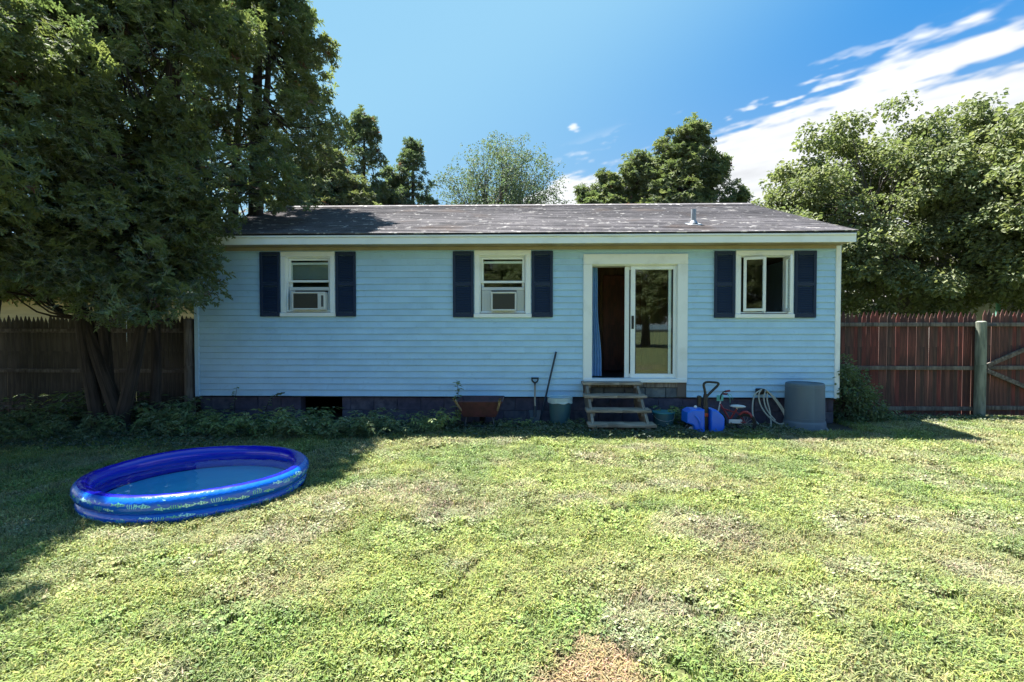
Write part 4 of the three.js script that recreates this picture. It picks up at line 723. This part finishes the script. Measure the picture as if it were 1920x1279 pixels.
// a cedar: stems from one base, tufted boughs in an uneven egg round them
function cedar(label, base, o) {
  const t = thing('cedar_tree', label, 'tree', base, o.group ?? 'cedars'), r = rng(o.seed), [bx, by, bz] = base, lists = [[], [], []], wood = [];
  const axes = o.stems.map(([lx, lz, h, rad, kx = 0, kz = 0, ox = 0, oz = 0]) => { const pts = [0, 0.12, 0.3, 0.55, 0.8, 1].map((k) => V(bx + ox + lx * Math.pow(k, 0.8) + kx * Math.sin(k * 3.1) + 0.06 * Math.sin(k * 9 + lx * 7), h * k - 0.05, bz + oz + lz * Math.pow(k, 0.8) + kz * Math.sin(k * 3.1) + 0.05 * Math.cos(k * 8 + lz * 5))); part(t, 'trunk', limb(pts, [rad * 1.25, rad, rad * 0.85, rad * 0.6, rad * 0.35, rad * 0.1], 10, 4), M.bark); return new THREE.CatmullRomCurve3(pts); });
  const extra = o.extra ?? [];
  for (let k = 0; k < o.clumps + extra.length; k++) {
    const ax = axes[Math.floor(r() * axes.length)], v = Math.pow(r(), 0.9), h01 = mix(o.low, 1, v), c = ax.getPoint(clamp(h01, 0, 0.985)), prof = Math.sin(Math.pow(clamp(v, 0.0, 1), 0.62) * 2.75 + 0.36), a = r() * 6.283;
    const lump = 0.72 + 0.56 * noise2(a * 1.3 + o.seed, h01 * 6 + 3), rad = o.R * Math.max(0.12, prof) * lump * Math.sqrt(mix(0.25, 1, r())), end = V(c.x + Math.cos(a) * rad, c.y + (r() - 0.62) * 0.5 - (rad > 1.2 ? 0.15 * rad : 0), c.z + Math.sin(a) * rad);
    const floorY = o.minY - (o.skirt && end.x > o.skirt ? 0.45 : 0); if (end.y < floorY) end.y = floorY + r() * 0.5;
    if (k >= o.clumps) end.set(...extra[k - o.clumps]);
    if (inHouse(end, 0.25)) continue;
    const from = c.clone().add(V(0, 0.15, 0)), mid = from.clone().lerp(end, 0.55).add(V(0, -0.10 - 0.12 * rad, 0));
    if (r() < 0.5 && !inHouse(mid, 0.1)) wood.push(limb([from, mid, end], [0.012 + 0.02 * rad / o.R, 0.006], 5, 3, false));
    const out = V(Math.cos(a), 0, Math.sin(a)), cr = (0.16 + 0.26 * r()) * (o.tuft ?? 1) * mix(1, 0.5, sstep(0.6, 1, v)), n = Math.round(o.per * (0.6 + 0.8 * r()));
    const warm = r() < 0.12;
    for (let i = 0; i < n; i++) {
      const b = r() * 6.283, e = Math.asin(r() * 2 - 1), q = cr * Math.cbrt(0.25 + 0.75 * r()), p = V(end.x + q * Math.cos(b) * Math.cos(e) * 1.15, end.y + q * Math.sin(e) * 0.8, end.z + q * Math.sin(b) * Math.cos(e) * 1.15);
      if (inHouse(p)) continue;
      const d = V(Math.cos(b) * 0.7 + out.x * 0.8 + (r() - 0.5) * 0.5, 0.34 + Math.sin(e) * 0.55 - 0.45 * r(), Math.sin(b) * 0.7 + out.z * 0.8 + (r() - 0.5) * 0.5).normalize();
      const s = sprig(r, p, d, (o.size ?? 1) * (0.75 + 0.6 * r()), o.pal ?? CEDAR, 0.9); if (warm) s.c.lerp(lin(0.13, 0.15, 0.03), 0.35); if (r() < 0.012) s.c.setRGB(0.14, 0.06, 0.025);
      lists[Math.floor(r() * 3)].push(s);
    }
  }
  if (wood.length) part(t, 'bough', wood, M.bark, { kind: 'stuff' });
  const crown = new THREE.Group(); crown.name = 'crown'; t.add(crown);
  lists.forEach((l, i) => { if (l.length) instanced(crown, 'foliage', cedarSprays[i], M.needle, l); });
  return t;
}
const cedarStems = [[-0.9, 0.0, 8.5, 0.10, -0.75, 0, 0.3, 0], [-0.5, -0.5, 8.9, 0.095, -0.15, 0.1, -0.1, 0.1], [0.15, 0.0, 8.4, 0.085, -0.1, 0.1, -0.1, -0.1], [0.75, -0.4, 8.3, 0.09, 0.1, 0, 0.25, 0.1], [0.3, -0.8, 8.8, 0.075, -0.25, -0.1, 0.4, -0.3]];
const hang = []; { const q = rng(520); for (let i = 0; i < 52; i++) { const x = mix(-5.85, -4.85, Math.pow(q(), 1.15)), hi = mix(4.9, 3.0, sstep(-5.4, -4.8, x)), lo = mix(1.85, 2.2, sstep(-5.6, -4.6, x)); hang.push([x, mix(lo, hi, q()), mix(-7.5, -7.85, q())]); } for (let i = 0; i < 9; i++) hang.push([mix(-5.3, -4.75, q()), mix(2.95, 3.6, q()), mix(-7.6, -7.85, q())]); }
cedar('tall many-stemmed cedar with bare crooked lower trunks beside the house corner', [-6.45, 0, -7.75], { seed: 501, stems: cedarStems, R: 2.05, low: 0.25, clumps: 540, per: 42, minY: 2.25, skirt: -5.7, size: 0.78, extra: hang });
cedar('tall cedar leaning over the shingled roof end', [-6.25, 0, -10.7], { seed: 502, stems: [[0.75, 0.1, 9.8, 0.2, 0.2, 0], [0.1, -0.4, 9.0, 0.15, 0, 0.1], [0.95, 0.4, 9.0, 0.14, 0.3, 0]], R: 2.3, low: 0.27, clumps: 310, per: 36, minY: 2.8, size: 0.85 });
cedar('cedar at the yard edge in front of the tan neighbour house', [-9.0, 0, -8.2], { seed: 503, stems: [[-0.3, 0.1, 10, 0.2, 0.1, 0], [0.5, -0.1, 9.4, 0.15, 0.1, 0]], R: 2.1, low: 0.3, clumps: 380, per: 42, minY: 2.25, size: 0.8 });
cedar('outermost cedar shading the lawn beside the pool', [-7.0, 0, -4.75], { seed: 504, stems: [[0.1, 0.1, 8.6, 0.18, 0.1, 0], [-0.4, -0.1, 8.0, 0.13, 0, 0.1]], R: 2.0, low: 0.34, clumps: 230, per: 42, minY: 2.8, size: 0.8 });

// broadleaf trees
const MAPLE = [[0.16, 0.20, 0.055], [0.13, 0.175, 0.05], [0.20, 0.23, 0.075], [0.145, 0.19, 0.055]];
const mapleSprays = [1, 2, 3].map((s) => leafSpray(20, 0.105, 0.085, 0.2, 600 + s, 0.7));
const smallSprays = [1, 2, 3].map((s) => leafSpray(15, 0.085, 0.055, 0.19, 640 + s, 0.9));
function broadleaf(name, label, base, o) {
  const t = thing(name, label, 'tree', base, o.group), r = rng(o.seed), [bx, , bz] = base, lists = [[], [], []], wood = [], C = V(bx + (o.lean?.[0] ?? 0), o.cy, bz + (o.lean?.[1] ?? 0));
  const fork = V(bx, o.fork, bz);
  part(t, 'trunk', limb([[bx, -0.05, bz], [bx + 0.05, o.fork * 0.5, bz], fork, [bx + (C.x - bx) * 0.6, o.cy, bz + (C.z - bz) * 0.6], [C.x, o.cy + o.ry * 0.7, C.z]], [o.trunk * 1.3, o.trunk, o.trunk * 0.85, o.trunk * 0.45, o.trunk * 0.08], 10, 4), o.bark ?? M.barkGrey);
  const heads = [];
  for (let k = 0; k < o.limbs; k++) { const a = (k + r() * 0.6) / o.limbs * 6.283, e = 0.25 + 0.9 * r(), q = 0.62, end = V(C.x + o.rx * q * Math.cos(a) * Math.cos(e), C.y + o.ry * q * Math.sin(e) - 0.2, C.z + o.rz * q * Math.sin(a) * Math.cos(e)), st = fork.clone().lerp(C, 0.1 + 0.5 * r()), mid = st.clone().lerp(end, 0.5).add(V(0, -0.25, 0)); heads.push([st, mid, end]); part(t, 'limb', limb([st, mid, end], [o.trunk * 0.4, o.trunk * 0.25, o.trunk * 0.08], 7, 4), o.bark ?? M.barkGrey); }
  for (let k = 0; k < o.clumps; k++) {
    const a = r() * 6.283, e = Math.asin(mix(o.bottom ?? -0.8, 1, r())), lump = 0.70 + 0.55 * fbm(Math.cos(a) * 2.2 + o.seed, Math.sin(e) * 2.6 + Math.sin(a) * 2.2, 3) + (r() < 0.06 ? 0.16 : 0), q = lump * Math.pow(mix(o.hollow ?? 0.12, 1, r()), 0.4), end = V(C.x + o.rx * q * Math.cos(a) * Math.cos(e), C.y + o.ry * q * Math.sin(e), C.z + o.rz * q * Math.sin(a) * Math.cos(e));
    if (end.y < (o.minY ?? 1)) continue;
    const [st, mid, he] = heads.reduce((m, h) => h[2].distanceTo(end) < m[2].distanceTo(end) ? h : m);
    if (r() < (o.twigs ?? 0.5)) wood.push(limb([mid.clone().lerp(he, 0.3 + 0.6 * r()), he.clone().lerp(end, 0.4).add(V(0, -0.1, 0)), end.clone().add(V(0, o.twigTop ?? 0, 0))], [o.trunk * 0.10, o.trunk * 0.03], 5, 3, false));
    const n = Math.round(o.per * (0.6 + 0.8 * r())), cr = (o.clump ?? 0.5) * (0.7 + 0.6 * r());
    for (let i = 0; i < n; i++) {
      const b = r() * 6.283, f = Math.asin(r() * 2 - 1), w = cr * Math.cbrt(0.15 + 0.85 * r()), p = V(end.x + w * Math.cos(b) * Math.cos(f), end.y + w * Math.sin(f) * (o.tall ?? 0.7), end.z + w * Math.sin(b) * Math.cos(f));
      const d = V(Math.cos(b) + (r() - 0.5), (r() - 0.5) * 0.9, Math.sin(b) + (r() - 0.5)).normalize();
      lists[Math.floor(r() * 3)].push(sprig(r, p, d, (o.size ?? 1) * (0.75 + 0.55 * r()), o.pal ?? MAPLE, 0.7));
    }
  }
  if (wood.length) part(t, 'twig', wood, o.bark ?? M.barkGrey, { kind: 'stuff' });
  const crown = new THREE.Group(); crown.name = 'crown'; t.add(crown);
  lists.forEach((l, i) => { if (l.length) instanced(crown, 'foliage', (o.sprays ?? mapleSprays)[i], M.leaf, l); });
  return t;
}
const maple1 = broadleaf('maple_tree', 'broad maple with a dark trunk rising beyond the red fence', [12.4, 0, -17], { seed: 701, fork: 2.4, cy: 4.6, rx: 5.6, ry: 3.7, rz: 3.4, trunk: 0.3, limbs: 9, clumps: 370, per: 23, clump: 0.5, hollow: 0.22, minY: 1.9, group: 'maples beyond the fence', lean: [0.35, 0] });
broadleaf('maple_tree', 'maple overhanging the gate in front of the white cottage', [15.6, 0, -14.2], { seed: 702, fork: 2.2, cy: 5.0, rx: 4.0, ry: 3.4, rz: 3.2, trunk: 0.2, limbs: 8, clumps: 250, per: 23, clump: 0.48, hollow: 0.22, minY: 2.4, group: 'maples beyond the fence', lean: [-0.4, 0] });
broadleaf('fruit_tree', 'airy upright tree with sparse leaves showing sky behind the roof', [-0.95, 0, -21], { seed: 703, fork: 1.8, cy: 6.0, rx: 2.75, ry: 3.5, rz: 2.2, trunk: 0.17, limbs: 12, clumps: 230, per: 9, clump: 0.42, tall: 1.3, twigs: 1, twigTop: 0.25, hollow: 0.05, minY: 3, sprays: smallSprays, pal: [[0.09, 0.14, 0.055], [0.11, 0.155, 0.06], [0.08, 0.12, 0.05]], bottom: -0.5 });
const dark = [[0.10, 0.15, 0.052], [0.13, 0.18, 0.06], [0.08, 0.125, 0.046]];
cedar('narrow dark spruce spire behind the roof near the cedars', [-5.6, 0, -18], { seed: 704, stems: [[-0.1, 0, 9.2, 0.16], [-1.1, 0.2, 7.6, 0.13]], R: 1.35, low: 0.3, clumps: 230, per: 13, minY: 2.5, tuft: 0.85, size: 1.25, pal: dark, group: 'evergreens behind the house' });
cedar('smaller spruce spire behind the roof between the cedars and the airy tree', [-4.2, 0, -19], { seed: 705, stems: [[0.0, 0, 8.7, 0.15], [-0.7, 0.1, 7.5, 0.1]], R: 1.25, low: 0.3, clumps: 210, per: 13, minY: 2.5, tuft: 0.85, size: 1.25, pal: dark, group: 'evergreens behind the house' });
cedar('pale green feathery evergreen behind the roof beside the cedars', [-6.5, 0, -16.6], { seed: 706, stems: [[0.2, 0, 7.4, 0.13], [1.1, 0.2, 6.4, 0.1], [-0.7, 0.1, 7.2, 0.1]], R: 1.6, low: 0.3, clumps: 330, per: 18, minY: 2.5, size: 1.1, pal: [[0.12, 0.16, 0.05], [0.15, 0.18, 0.06]], group: 'evergreens behind the house' });
cedar('wide many-topped evergreen with drooping tufts behind the vent pipe', [5.0, 0, -19], { seed: 707, stems: [[1.3, 0, 9.2, 0.16], [0.2, 0.1, 8.6, 0.14], [-1.0, 0.1, 8.0, 0.13], [2.1, -0.1, 8.0, 0.12], [-2.0, 0, 7.2, 0.1], [0.7, 0.2, 8.9, 0.1], [-2.8, 0.1, 6.8, 0.1], [2.8, 0.1, 6.6, 0.1], [-0.4, -0.4, 8.0, 0.1]], R: 1.7, low: 0.4, clumps: 1150, per: 17, minY: 3, tuft: 0.9, size: 1.15, pal: [[0.14, 0.19, 0.055], [0.18, 0.22, 0.065], [0.11, 0.16, 0.05]], group: 'evergreens behind the house' });
// the trees at the far end of the yard, which the patio door mirrors
for (const [k, x, z, s] of [[0, -17, 27, 1.1], [1, -6, 31, 1.2], [2, 3, 28, 1.15], [3, 11, 30, 1.2], [4, 19, 27, 1.1]]) {
  const c = maple1.clone(); c.name = numbered('maple_tree'); c.position.set(x, 0, z); c.rotation.y = 1.3 + k * 2; c.scale.setScalar(s); scene.add(c);
  c.userData = { label: 'leafy maple at the open end of the yard, mirrored in the patio door', category: 'tree', group: 'maples at the end of the yard' };
}

// ---------------------------------------------------------------- low plants by the wall
function frondPlant(seed, n, h, spread) { // arching stems set with leaflets
  const r = rng(seed), pos = [];
  for (let k = 0; k < n; k++) {
    const a = r() * 6.283, L = h * (0.7 + 0.6 * r()), out = spread * (0.5 + 0.7 * r()), m = 7;
    for (let i = 1; i <= m; i++) {
      const t = i / m, c = V(Math.cos(a) * out * t, L * (t * 1.5 - 0.75 * t * t * t) * 0.9, Math.sin(a) * out * t), f = V(Math.cos(a), 0.9 - 1.7 * t, Math.sin(a)).normalize();
      for (const sd of i === m ? [0] : [-1, 1]) {
        const b = a + sd * 1.05 + (r() - 0.5) * 0.5, d = V(Math.cos(b), (r() - 0.6) * 0.7, Math.sin(b)).normalize(), s = V().crossVectors(d, V((r() - 0.5), 1, (r() - 0.5))).normalize(), q = L * (0.30 - 0.13 * t) * (0.8 + 0.4 * r()), w = q * 0.42, e = c.clone().addScaledVector(d, q).add(V(0, -q * 0.2, 0)), l1 = c.clone().addScaledVector(d, q * 0.5).addScaledVector(s, w / 2), l2 = c.clone().addScaledVector(d, q * 0.5).addScaledVector(s, -w / 2);
        for (const v of [c, l1, e, c, e, l2]) pos.push(v.x, Math.max(0.012, v.y), v.z);
      }
      if (i > 1) { const p0 = V(Math.cos(a) * out * (t - 1 / m), L * ((t - 1 / m) * 1.5 - 0.75 * (t - 1 / m) ** 3) * 0.9, Math.sin(a) * out * (t - 1 / m)), w = 0.004; for (const v of [p0.clone().add(V(w, 0, 0)), c, p0.clone().add(V(-w, 0, w))]) pos.push(v.x, Math.max(0.005, v.y), v.z); }
    }
  }
  const g = new THREE.BufferGeometry(); g.setAttribute('position', new THREE.Float32BufferAttribute(pos, 3)); g.computeVertexNormals(); return g;
}
{
  const geos = [1, 2, 3, 4].map((s) => frondPlant(800 + s, 13 + s, 0.30, 0.30)), mats = [[0.12, 0.19, 0.05], [0.155, 0.22, 0.055], [0.095, 0.155, 0.05], [0.13, 0.185, 0.065]].map((c) => phy({ color: lin(...c), roughness: 1, transmission: 0.35, thickness: 0, side: THREE.DoubleSide, clearcoat: 0.1, clearcoatRoughness: 0.45 }));
  const r = rng(810), spots = [[-5.25, -7.95, 1.1], [-4.85, -7.75, 1.15], [-4.35, -7.6, 0.95], [-3.95, -7.95, 0.9], [-3.55, -7.75, 1.25], [-3.25, -7.95, 1.3], [-2.95, -7.7, 1.0], [-2.35, -7.9, 1.2], [-2.05, -7.7, 0.9], [-1.55, -7.95, 0.95], [-1.2, -7.95, 1.0], [-5.7, -7.7, 1.2], [-6.2, -7.4, 1.1], [-6.8, -7.1, 1.0], [-7.3, -7.5, 1.2], [-7.9, -7.2, 1.1], [-4.6, -7.2, 0.75], [-3.9, -7.25, 0.65], [-3.3, -7.4, 0.95], [-2.6, -7.45, 0.85], [-4.4, -7.35, 0.9], [-4.75, -7.12, 1.2], [-4.25, -7.08, 1.15], [-3.7, -7.1, 1.3], [-3.4, -7.12, 1.35], [-3.05, -7.15, 1.15], [-2.75, -7.12, 1.05], [-2.4, -7.18, 1.25], [-2.15, -7.18, 1.05], [-1.75, -7.45, 0.9], [-1.4, -7.5, 1.1], [-5.2, -7.35, 1.2], [-5.7, -7.2, 1.2], [-6.3, -7.0, 1.1], [-6.9, -6.75, 1.0], [-4.05, -7.5, 1.3], [-5.0, -7.05, 0.8], [-5.9, -8.2, 1.7], [-6.5, -8.3, 1.9], [-7.0, -8.1, 1.6], [-7.6, -8.2, 1.9], [-8.2, -7.9, 1.7], [-8.7, -7.5, 1.6], [-5.6, -8.0, 1.4], [-7.4, -7.0, 1.2], [-8.0, -6.6, 1.2], [-6.6, -6.7, 0.9], [-5.4, -7.2, 0.8], [-6.0, -6.85, 0.7], [2.35, -8.25, 1.1], [2.6, -8.3, 1.15], [0.05, -8.0, 0.75], [-0.3, -7.85, 0.6], [0.8, -7.9, 0.7], [5.9, -8.6, 0.9]];
  for (const [x, z, s] of spots) { const wall = z < -8.15 || x > 0; const t = thing('weed_plant', ...(x < -5.55 ? ['leafy green weed in the dark bed under the cedar trunks'] : x > 5 ? ['leafy green weed at the foot of the red fence'] : x > 1.5 ? ['leafy green weed behind the teal bucket and blue toy'] : x > -1 ? ['low leafy weed between the wheelbarrow and the steps'] : s > 1.12 ? ['large arching fern-like weed in the bed along the foundation blocks'] : ['small arching fern-like weed in the bed along the foundation blocks']), 'plant', [x, 0, z], 'weeds along the foundation'), k = Math.floor(r() * 4); const m = new THREE.Mesh(geos[k], mats[Math.floor(r() * 4)]); m.name = 'foliage'; m.userData.kind = 'stuff'; m.castShadow = m.receiveShadow = true; t.add(m); t.rotation.y = r() * 6; t.scale.set(s, s * (0.85 + 0.4 * r()), s); }
  // tall sapling by the wheelbarrow, vine sprigs on the siding, shrub at the corner
  const stalk = (label, pts, rad, leaves, seed, size) => { const q = rng(seed), t = thing('sapling', label, 'plant', [pts[0][0], 0, pts[0][2]]); part(t, 'stem', limb(pts, [rad, rad * 0.4], 6, 4), M.bark); const cu = new THREE.CatmullRomCurve3(pts.map((p) => V(...p))); for (let i = 0; i < leaves; i++) { const p = cu.getPoint(mix(0.25, 1, (i + q()) / leaves)), a = q() * 6.283, d = V(Math.cos(a), 0.1 - 0.5 * q(), Math.abs(Math.sin(a)) * 0.9 + 0.1).normalize(), s = V().crossVectors(d, UPV).normalize(), L = size * (0.7 + 0.6 * q()), G = new Geo(), e = p.clone().addScaledVector(d, L), l = p.clone().addScaledVector(d, L * 0.45).addScaledVector(s, L * 0.3).add(V(0, 0.01, 0)), rr = p.clone().addScaledVector(d, L * 0.45).addScaledVector(s, -L * 0.3).add(V(0, 0.01, 0)), A = (v) => [v.x, v.y, v.z]; G.tri(A(p), A(l), A(e)).tri(A(p), A(e), A(rr)); part(t, 'leaf', G.done(), mats[Math.floor(q() * 3)]); } };
  stalk('thin young sapling standing beside the wheelbarrow', [[-1.12, 0, -8.3], [-1.13, 0.3, -8.32], [-1.10, 0.55, -8.33], [-1.12, 0.74, -8.33]], 0.008, 26, 821, 0.10);
  stalk('small dark sprig against the siding over the painted blocks', [[-4.88, 0, -8.46], [-4.90, 0.3, -8.48], [-4.86, 0.62, -8.49]], 0.006, 14, 822, 0.08);
  stalk('curling dark sprig beside the crawl space opening', [[-4.35, 0, -8.40], [-4.32, 0.3, -8.43], [-4.18, 0.48, -8.44], [-4.02, 0.52, -8.44]], 0.007, 20, 823, 0.09);
  const sh = thing('corner_shrub', 'loose green shrub climbing at the house corner by the red fence', 'shrub', [5.4, 0, -8.75]), lists = [[], [], []], q = rng(830), wood = [];
  for (let k = 0; k < 46; k++) {
    const h = Math.pow(q(), 1.1) * 1.0, wd = mix(0.36, 0.12, h), e = V(5.36 + (q() - 0.38) * 2 * wd + (h < 0.5 ? 0.12 : 0), h * 0.98 + 0.05, -8.72 + (q() - 0.5) * 0.45 - 0.05);
    if (inHouse(e, 0.06)) e.x = HX1 + 0.16; wood.push(limb([[5.4, 0, -8.75], [mix(5.4, e.x, 0.4), e.y * 0.6, -8.75], e], [0.008, 0.003], 5, 3, false));
    for (let i = 0; i < 6; i++) { const p = e.clone().add(V((q() - 0.5) * 0.26, (q() - 0.5) * 0.2, (q() - 0.5) * 0.26)); if (p.y < 0.03 || inHouse(p, 0.02)) continue; lists[Math.floor(q() * 3)].push(sprig(q, p, V(q() - 0.5, q() - 0.4, q() - 0.5).normalize(), 0.55 + 0.3 * q(), [[0.08, 0.14, 0.045], [0.11, 0.17, 0.05]], 0.7)); }
  }
  part(sh, 'stem', wood, M.bark, { kind: 'stuff' });
  const cr = new THREE.Group(); cr.name = 'crown'; sh.add(cr); lists.forEach((l, i) => instanced(cr, 'foliage', smallSprays[i], M.leaf, l));
}

// ---------------------------------------------------------------- grass and ground cover
function tuft(seed, n, rad, h, broad = 0) {
  const r = rng(seed), pos = [], col = [];
  for (let k = 0; k < n; k++) {
    const a = r() * 6.283, q = rad * Math.sqrt(-Math.log(1 - 0.93 * r())) * 0.62, x = q * Math.cos(a), z = q * Math.sin(a), b = r() * 6.283, t = 0.75 + 0.5 * r(), hue = r();
    const c = hue < 0.12 ? [1.5 * t, 1.15 * t, 1.5 * t] : hue < 0.3 ? [1.12 * t, 1.05 * t, 0.8 * t] : [0.92 * t, t, 0.9 * t];
    if (r() < broad) { // small round leaf of clover or plantain
      const y = h * (0.35 + 0.5 * r()), s = 0.0045 + 0.0045 * r(), tx = (r() - 0.5) * 0.9, tz = (r() - 0.5) * 0.9, P = []; for (let i = 0; i < 5; i++) { const w = b + i * 1.2566, u = Math.cos(w) * s * 1.25, v = Math.sin(w) * s; P.push([x + u, y + u * tx + v * tz, z + v]); }
      for (let i = 1; i < 4; i++) { pos.push(...P[0], ...P[i], ...P[i + 1]); for (let j = 0; j < 3; j++) col.push(c[0] * 0.8, c[1] * 0.95, c[2] * 0.9); }
    } else {
      const L = h * (0.4 + 0.75 * r() + (r() < 0.06 ? 0.6 : 0)), w = 0.0022 + 0.0018 * r(), lean = (0.15 + 0.75 * r()) * L, cx = Math.cos(b), cz = Math.sin(b), m = [x + cx * lean * 0.35, L * 0.62, z + cz * lean * 0.35], e = [x + cx * lean, L * (0.95 - 0.35 * r()), z + cz * lean], sx = -cz * w, sz = cx * w;
      pos.push(x - sx, 0, z - sz, x + sx, 0, z + sz, m[0] + sx * 0.8, m[1], m[2] + sz * 0.8, x - sx, 0, z - sz, m[0] + sx * 0.8, m[1], m[2] + sz * 0.8, m[0] - sx * 0.8, m[1], m[2] - sz * 0.8, m[0] - sx * 0.8, m[1], m[2] - sz * 0.8, m[0] + sx * 0.8, m[1], m[2] + sz * 0.8, ...e);
      for (let j = 0; j < 9; j++) col.push(...c);
    }
  }
  const g = new THREE.BufferGeometry(); g.setAttribute('position', new THREE.Float32BufferAttribute(pos, 3)); g.setAttribute('color', new THREE.Float32BufferAttribute(col, 3)); g.computeVertexNormals(); return g;
}
{
  const geos = [tuft(901, 56, 0.065, 0.05, 0.12), tuft(902, 56, 0.07, 0.056, 0.03), tuft(903, 56, 0.06, 0.042, 0.36)], r = rng(910), lists = [[], [], []];
  const poolHit = (x, z) => Math.hypot(x + 3.15, z + 4.87) < 0.93;
  const put = (x, z, big) => {
    if (poolHit(x, z)) return;
    const bedLine = x < -4 ? -6.95 : x < -1.9 ? -7.05 : -7.45; if (z < bedLine - 0.12 - 0.3 * r() && x < 5.2) return;
    if (z < -9.2) return;
    const [c, spot] = lawnColor(x, z), k = 0.66 + 0.62 * r(), patch = fbm(x * 3 + 11, z * 3 + 5, 2);
    const q = new THREE.Quaternion().setFromAxisAngle(UPV, r() * 6.283), s = big * (0.85 + 0.4 * r()), hh = s * (spot > 0.5 ? 0.6 : 0.6 + 0.9 * patch);
    lists[spot > 0.4 ? 1 : patch > 0.55 ? (r() < 0.7 ? 2 : 0) : r() < 0.5 ? 0 : 1].push({ p: V(x, 0.004, z), q, s: V(s, hh, s), c: lin(c[0] * k, c[1] * k, c[2] * k) });
  };
  const area = (z0, z1, dens, big) => { for (let z = z0; z > z1; z -= 0.25) { const w = Math.max(2.2, -z * 1.06 + 1.2), n = Math.round(w * 2 * 0.25 * dens); for (let i = 0; i < n; i++) put((r() * 2 - 1) * w, z - 0.25 * r(), big); } };
  area(0.5, -1.75, 90, 1.2); area(-1.75, -4, 430, 0.95); area(-4, -6, 330, 1.1); area(-6, -9.3, 250, 1.25);
  const g = new THREE.Group(); g.name = 'grass'; g.userData = { kind: 'stuff', label: 'short mown lawn grass with clover and dry patches', category: 'grass' }; scene.add(g);
  lists.forEach((l, i) => instanced(g, 'grass_blade', geos[i], M.blade, l));
  // broadleaf ground cover in the shade of the wall and the cedars
  const covers = [leafSpray(14, 0.055, 0.04, 0.10, 920, 0.6), leafSpray(14, 0.07, 0.045, 0.12, 921, 0.7)], L2 = [[], []];
  const cover = (x, z, s) => { const p = V(x, 0.03 + 0.07 * s * r(), z); if (inHouse(p, 0)) return; L2[Math.floor(r() * 2)].push(sprig(r, p, V(r() - 0.5, 0.2 * (r() - 0.5), r() - 0.5).normalize(), s * (0.7 + 0.6 * r()), [[0.06, 0.105, 0.03], [0.08, 0.13, 0.04], [0.045, 0.08, 0.028], [0.09, 0.12, 0.06]], 0.5)); };
  for (let i = 0; i < 900; i++) cover(mix(-12, -4, r()), mix(-8.8, -6.4, Math.pow(r(), 0.8)), 0.9);
  for (let i = 0; i < 900; i++) cover(mix(-4.4, 0.9, r()), mix(-8.5, -7.35, r()), 0.8);
  for (let i = 0; i < 420; i++) cover(mix(0.3, 2.5, r()), mix(-7.9, -7.2, r()), 0.75);
  for (let i = 0; i < 260; i++) cover(mix(1.9, 4.1, r()), mix(-8.5, -7.4, r()), 0.7);
  for (let i = 0; i < 140; i++) cover(mix(5.2, 8, r()), mix(-9.2, -8.6, r()), 0.7);
  const c2 = new THREE.Group(); c2.name = 'ground_cover'; c2.userData = { kind: 'stuff', label: 'low leafy ground cover in the shade along the house and under the cedars', category: 'ground cover' }; scene.add(c2);
  L2.forEach((l, i) => instanced(c2, 'foliage', covers[i], M.leaf, l));
}

renderer.render(scene, camera);
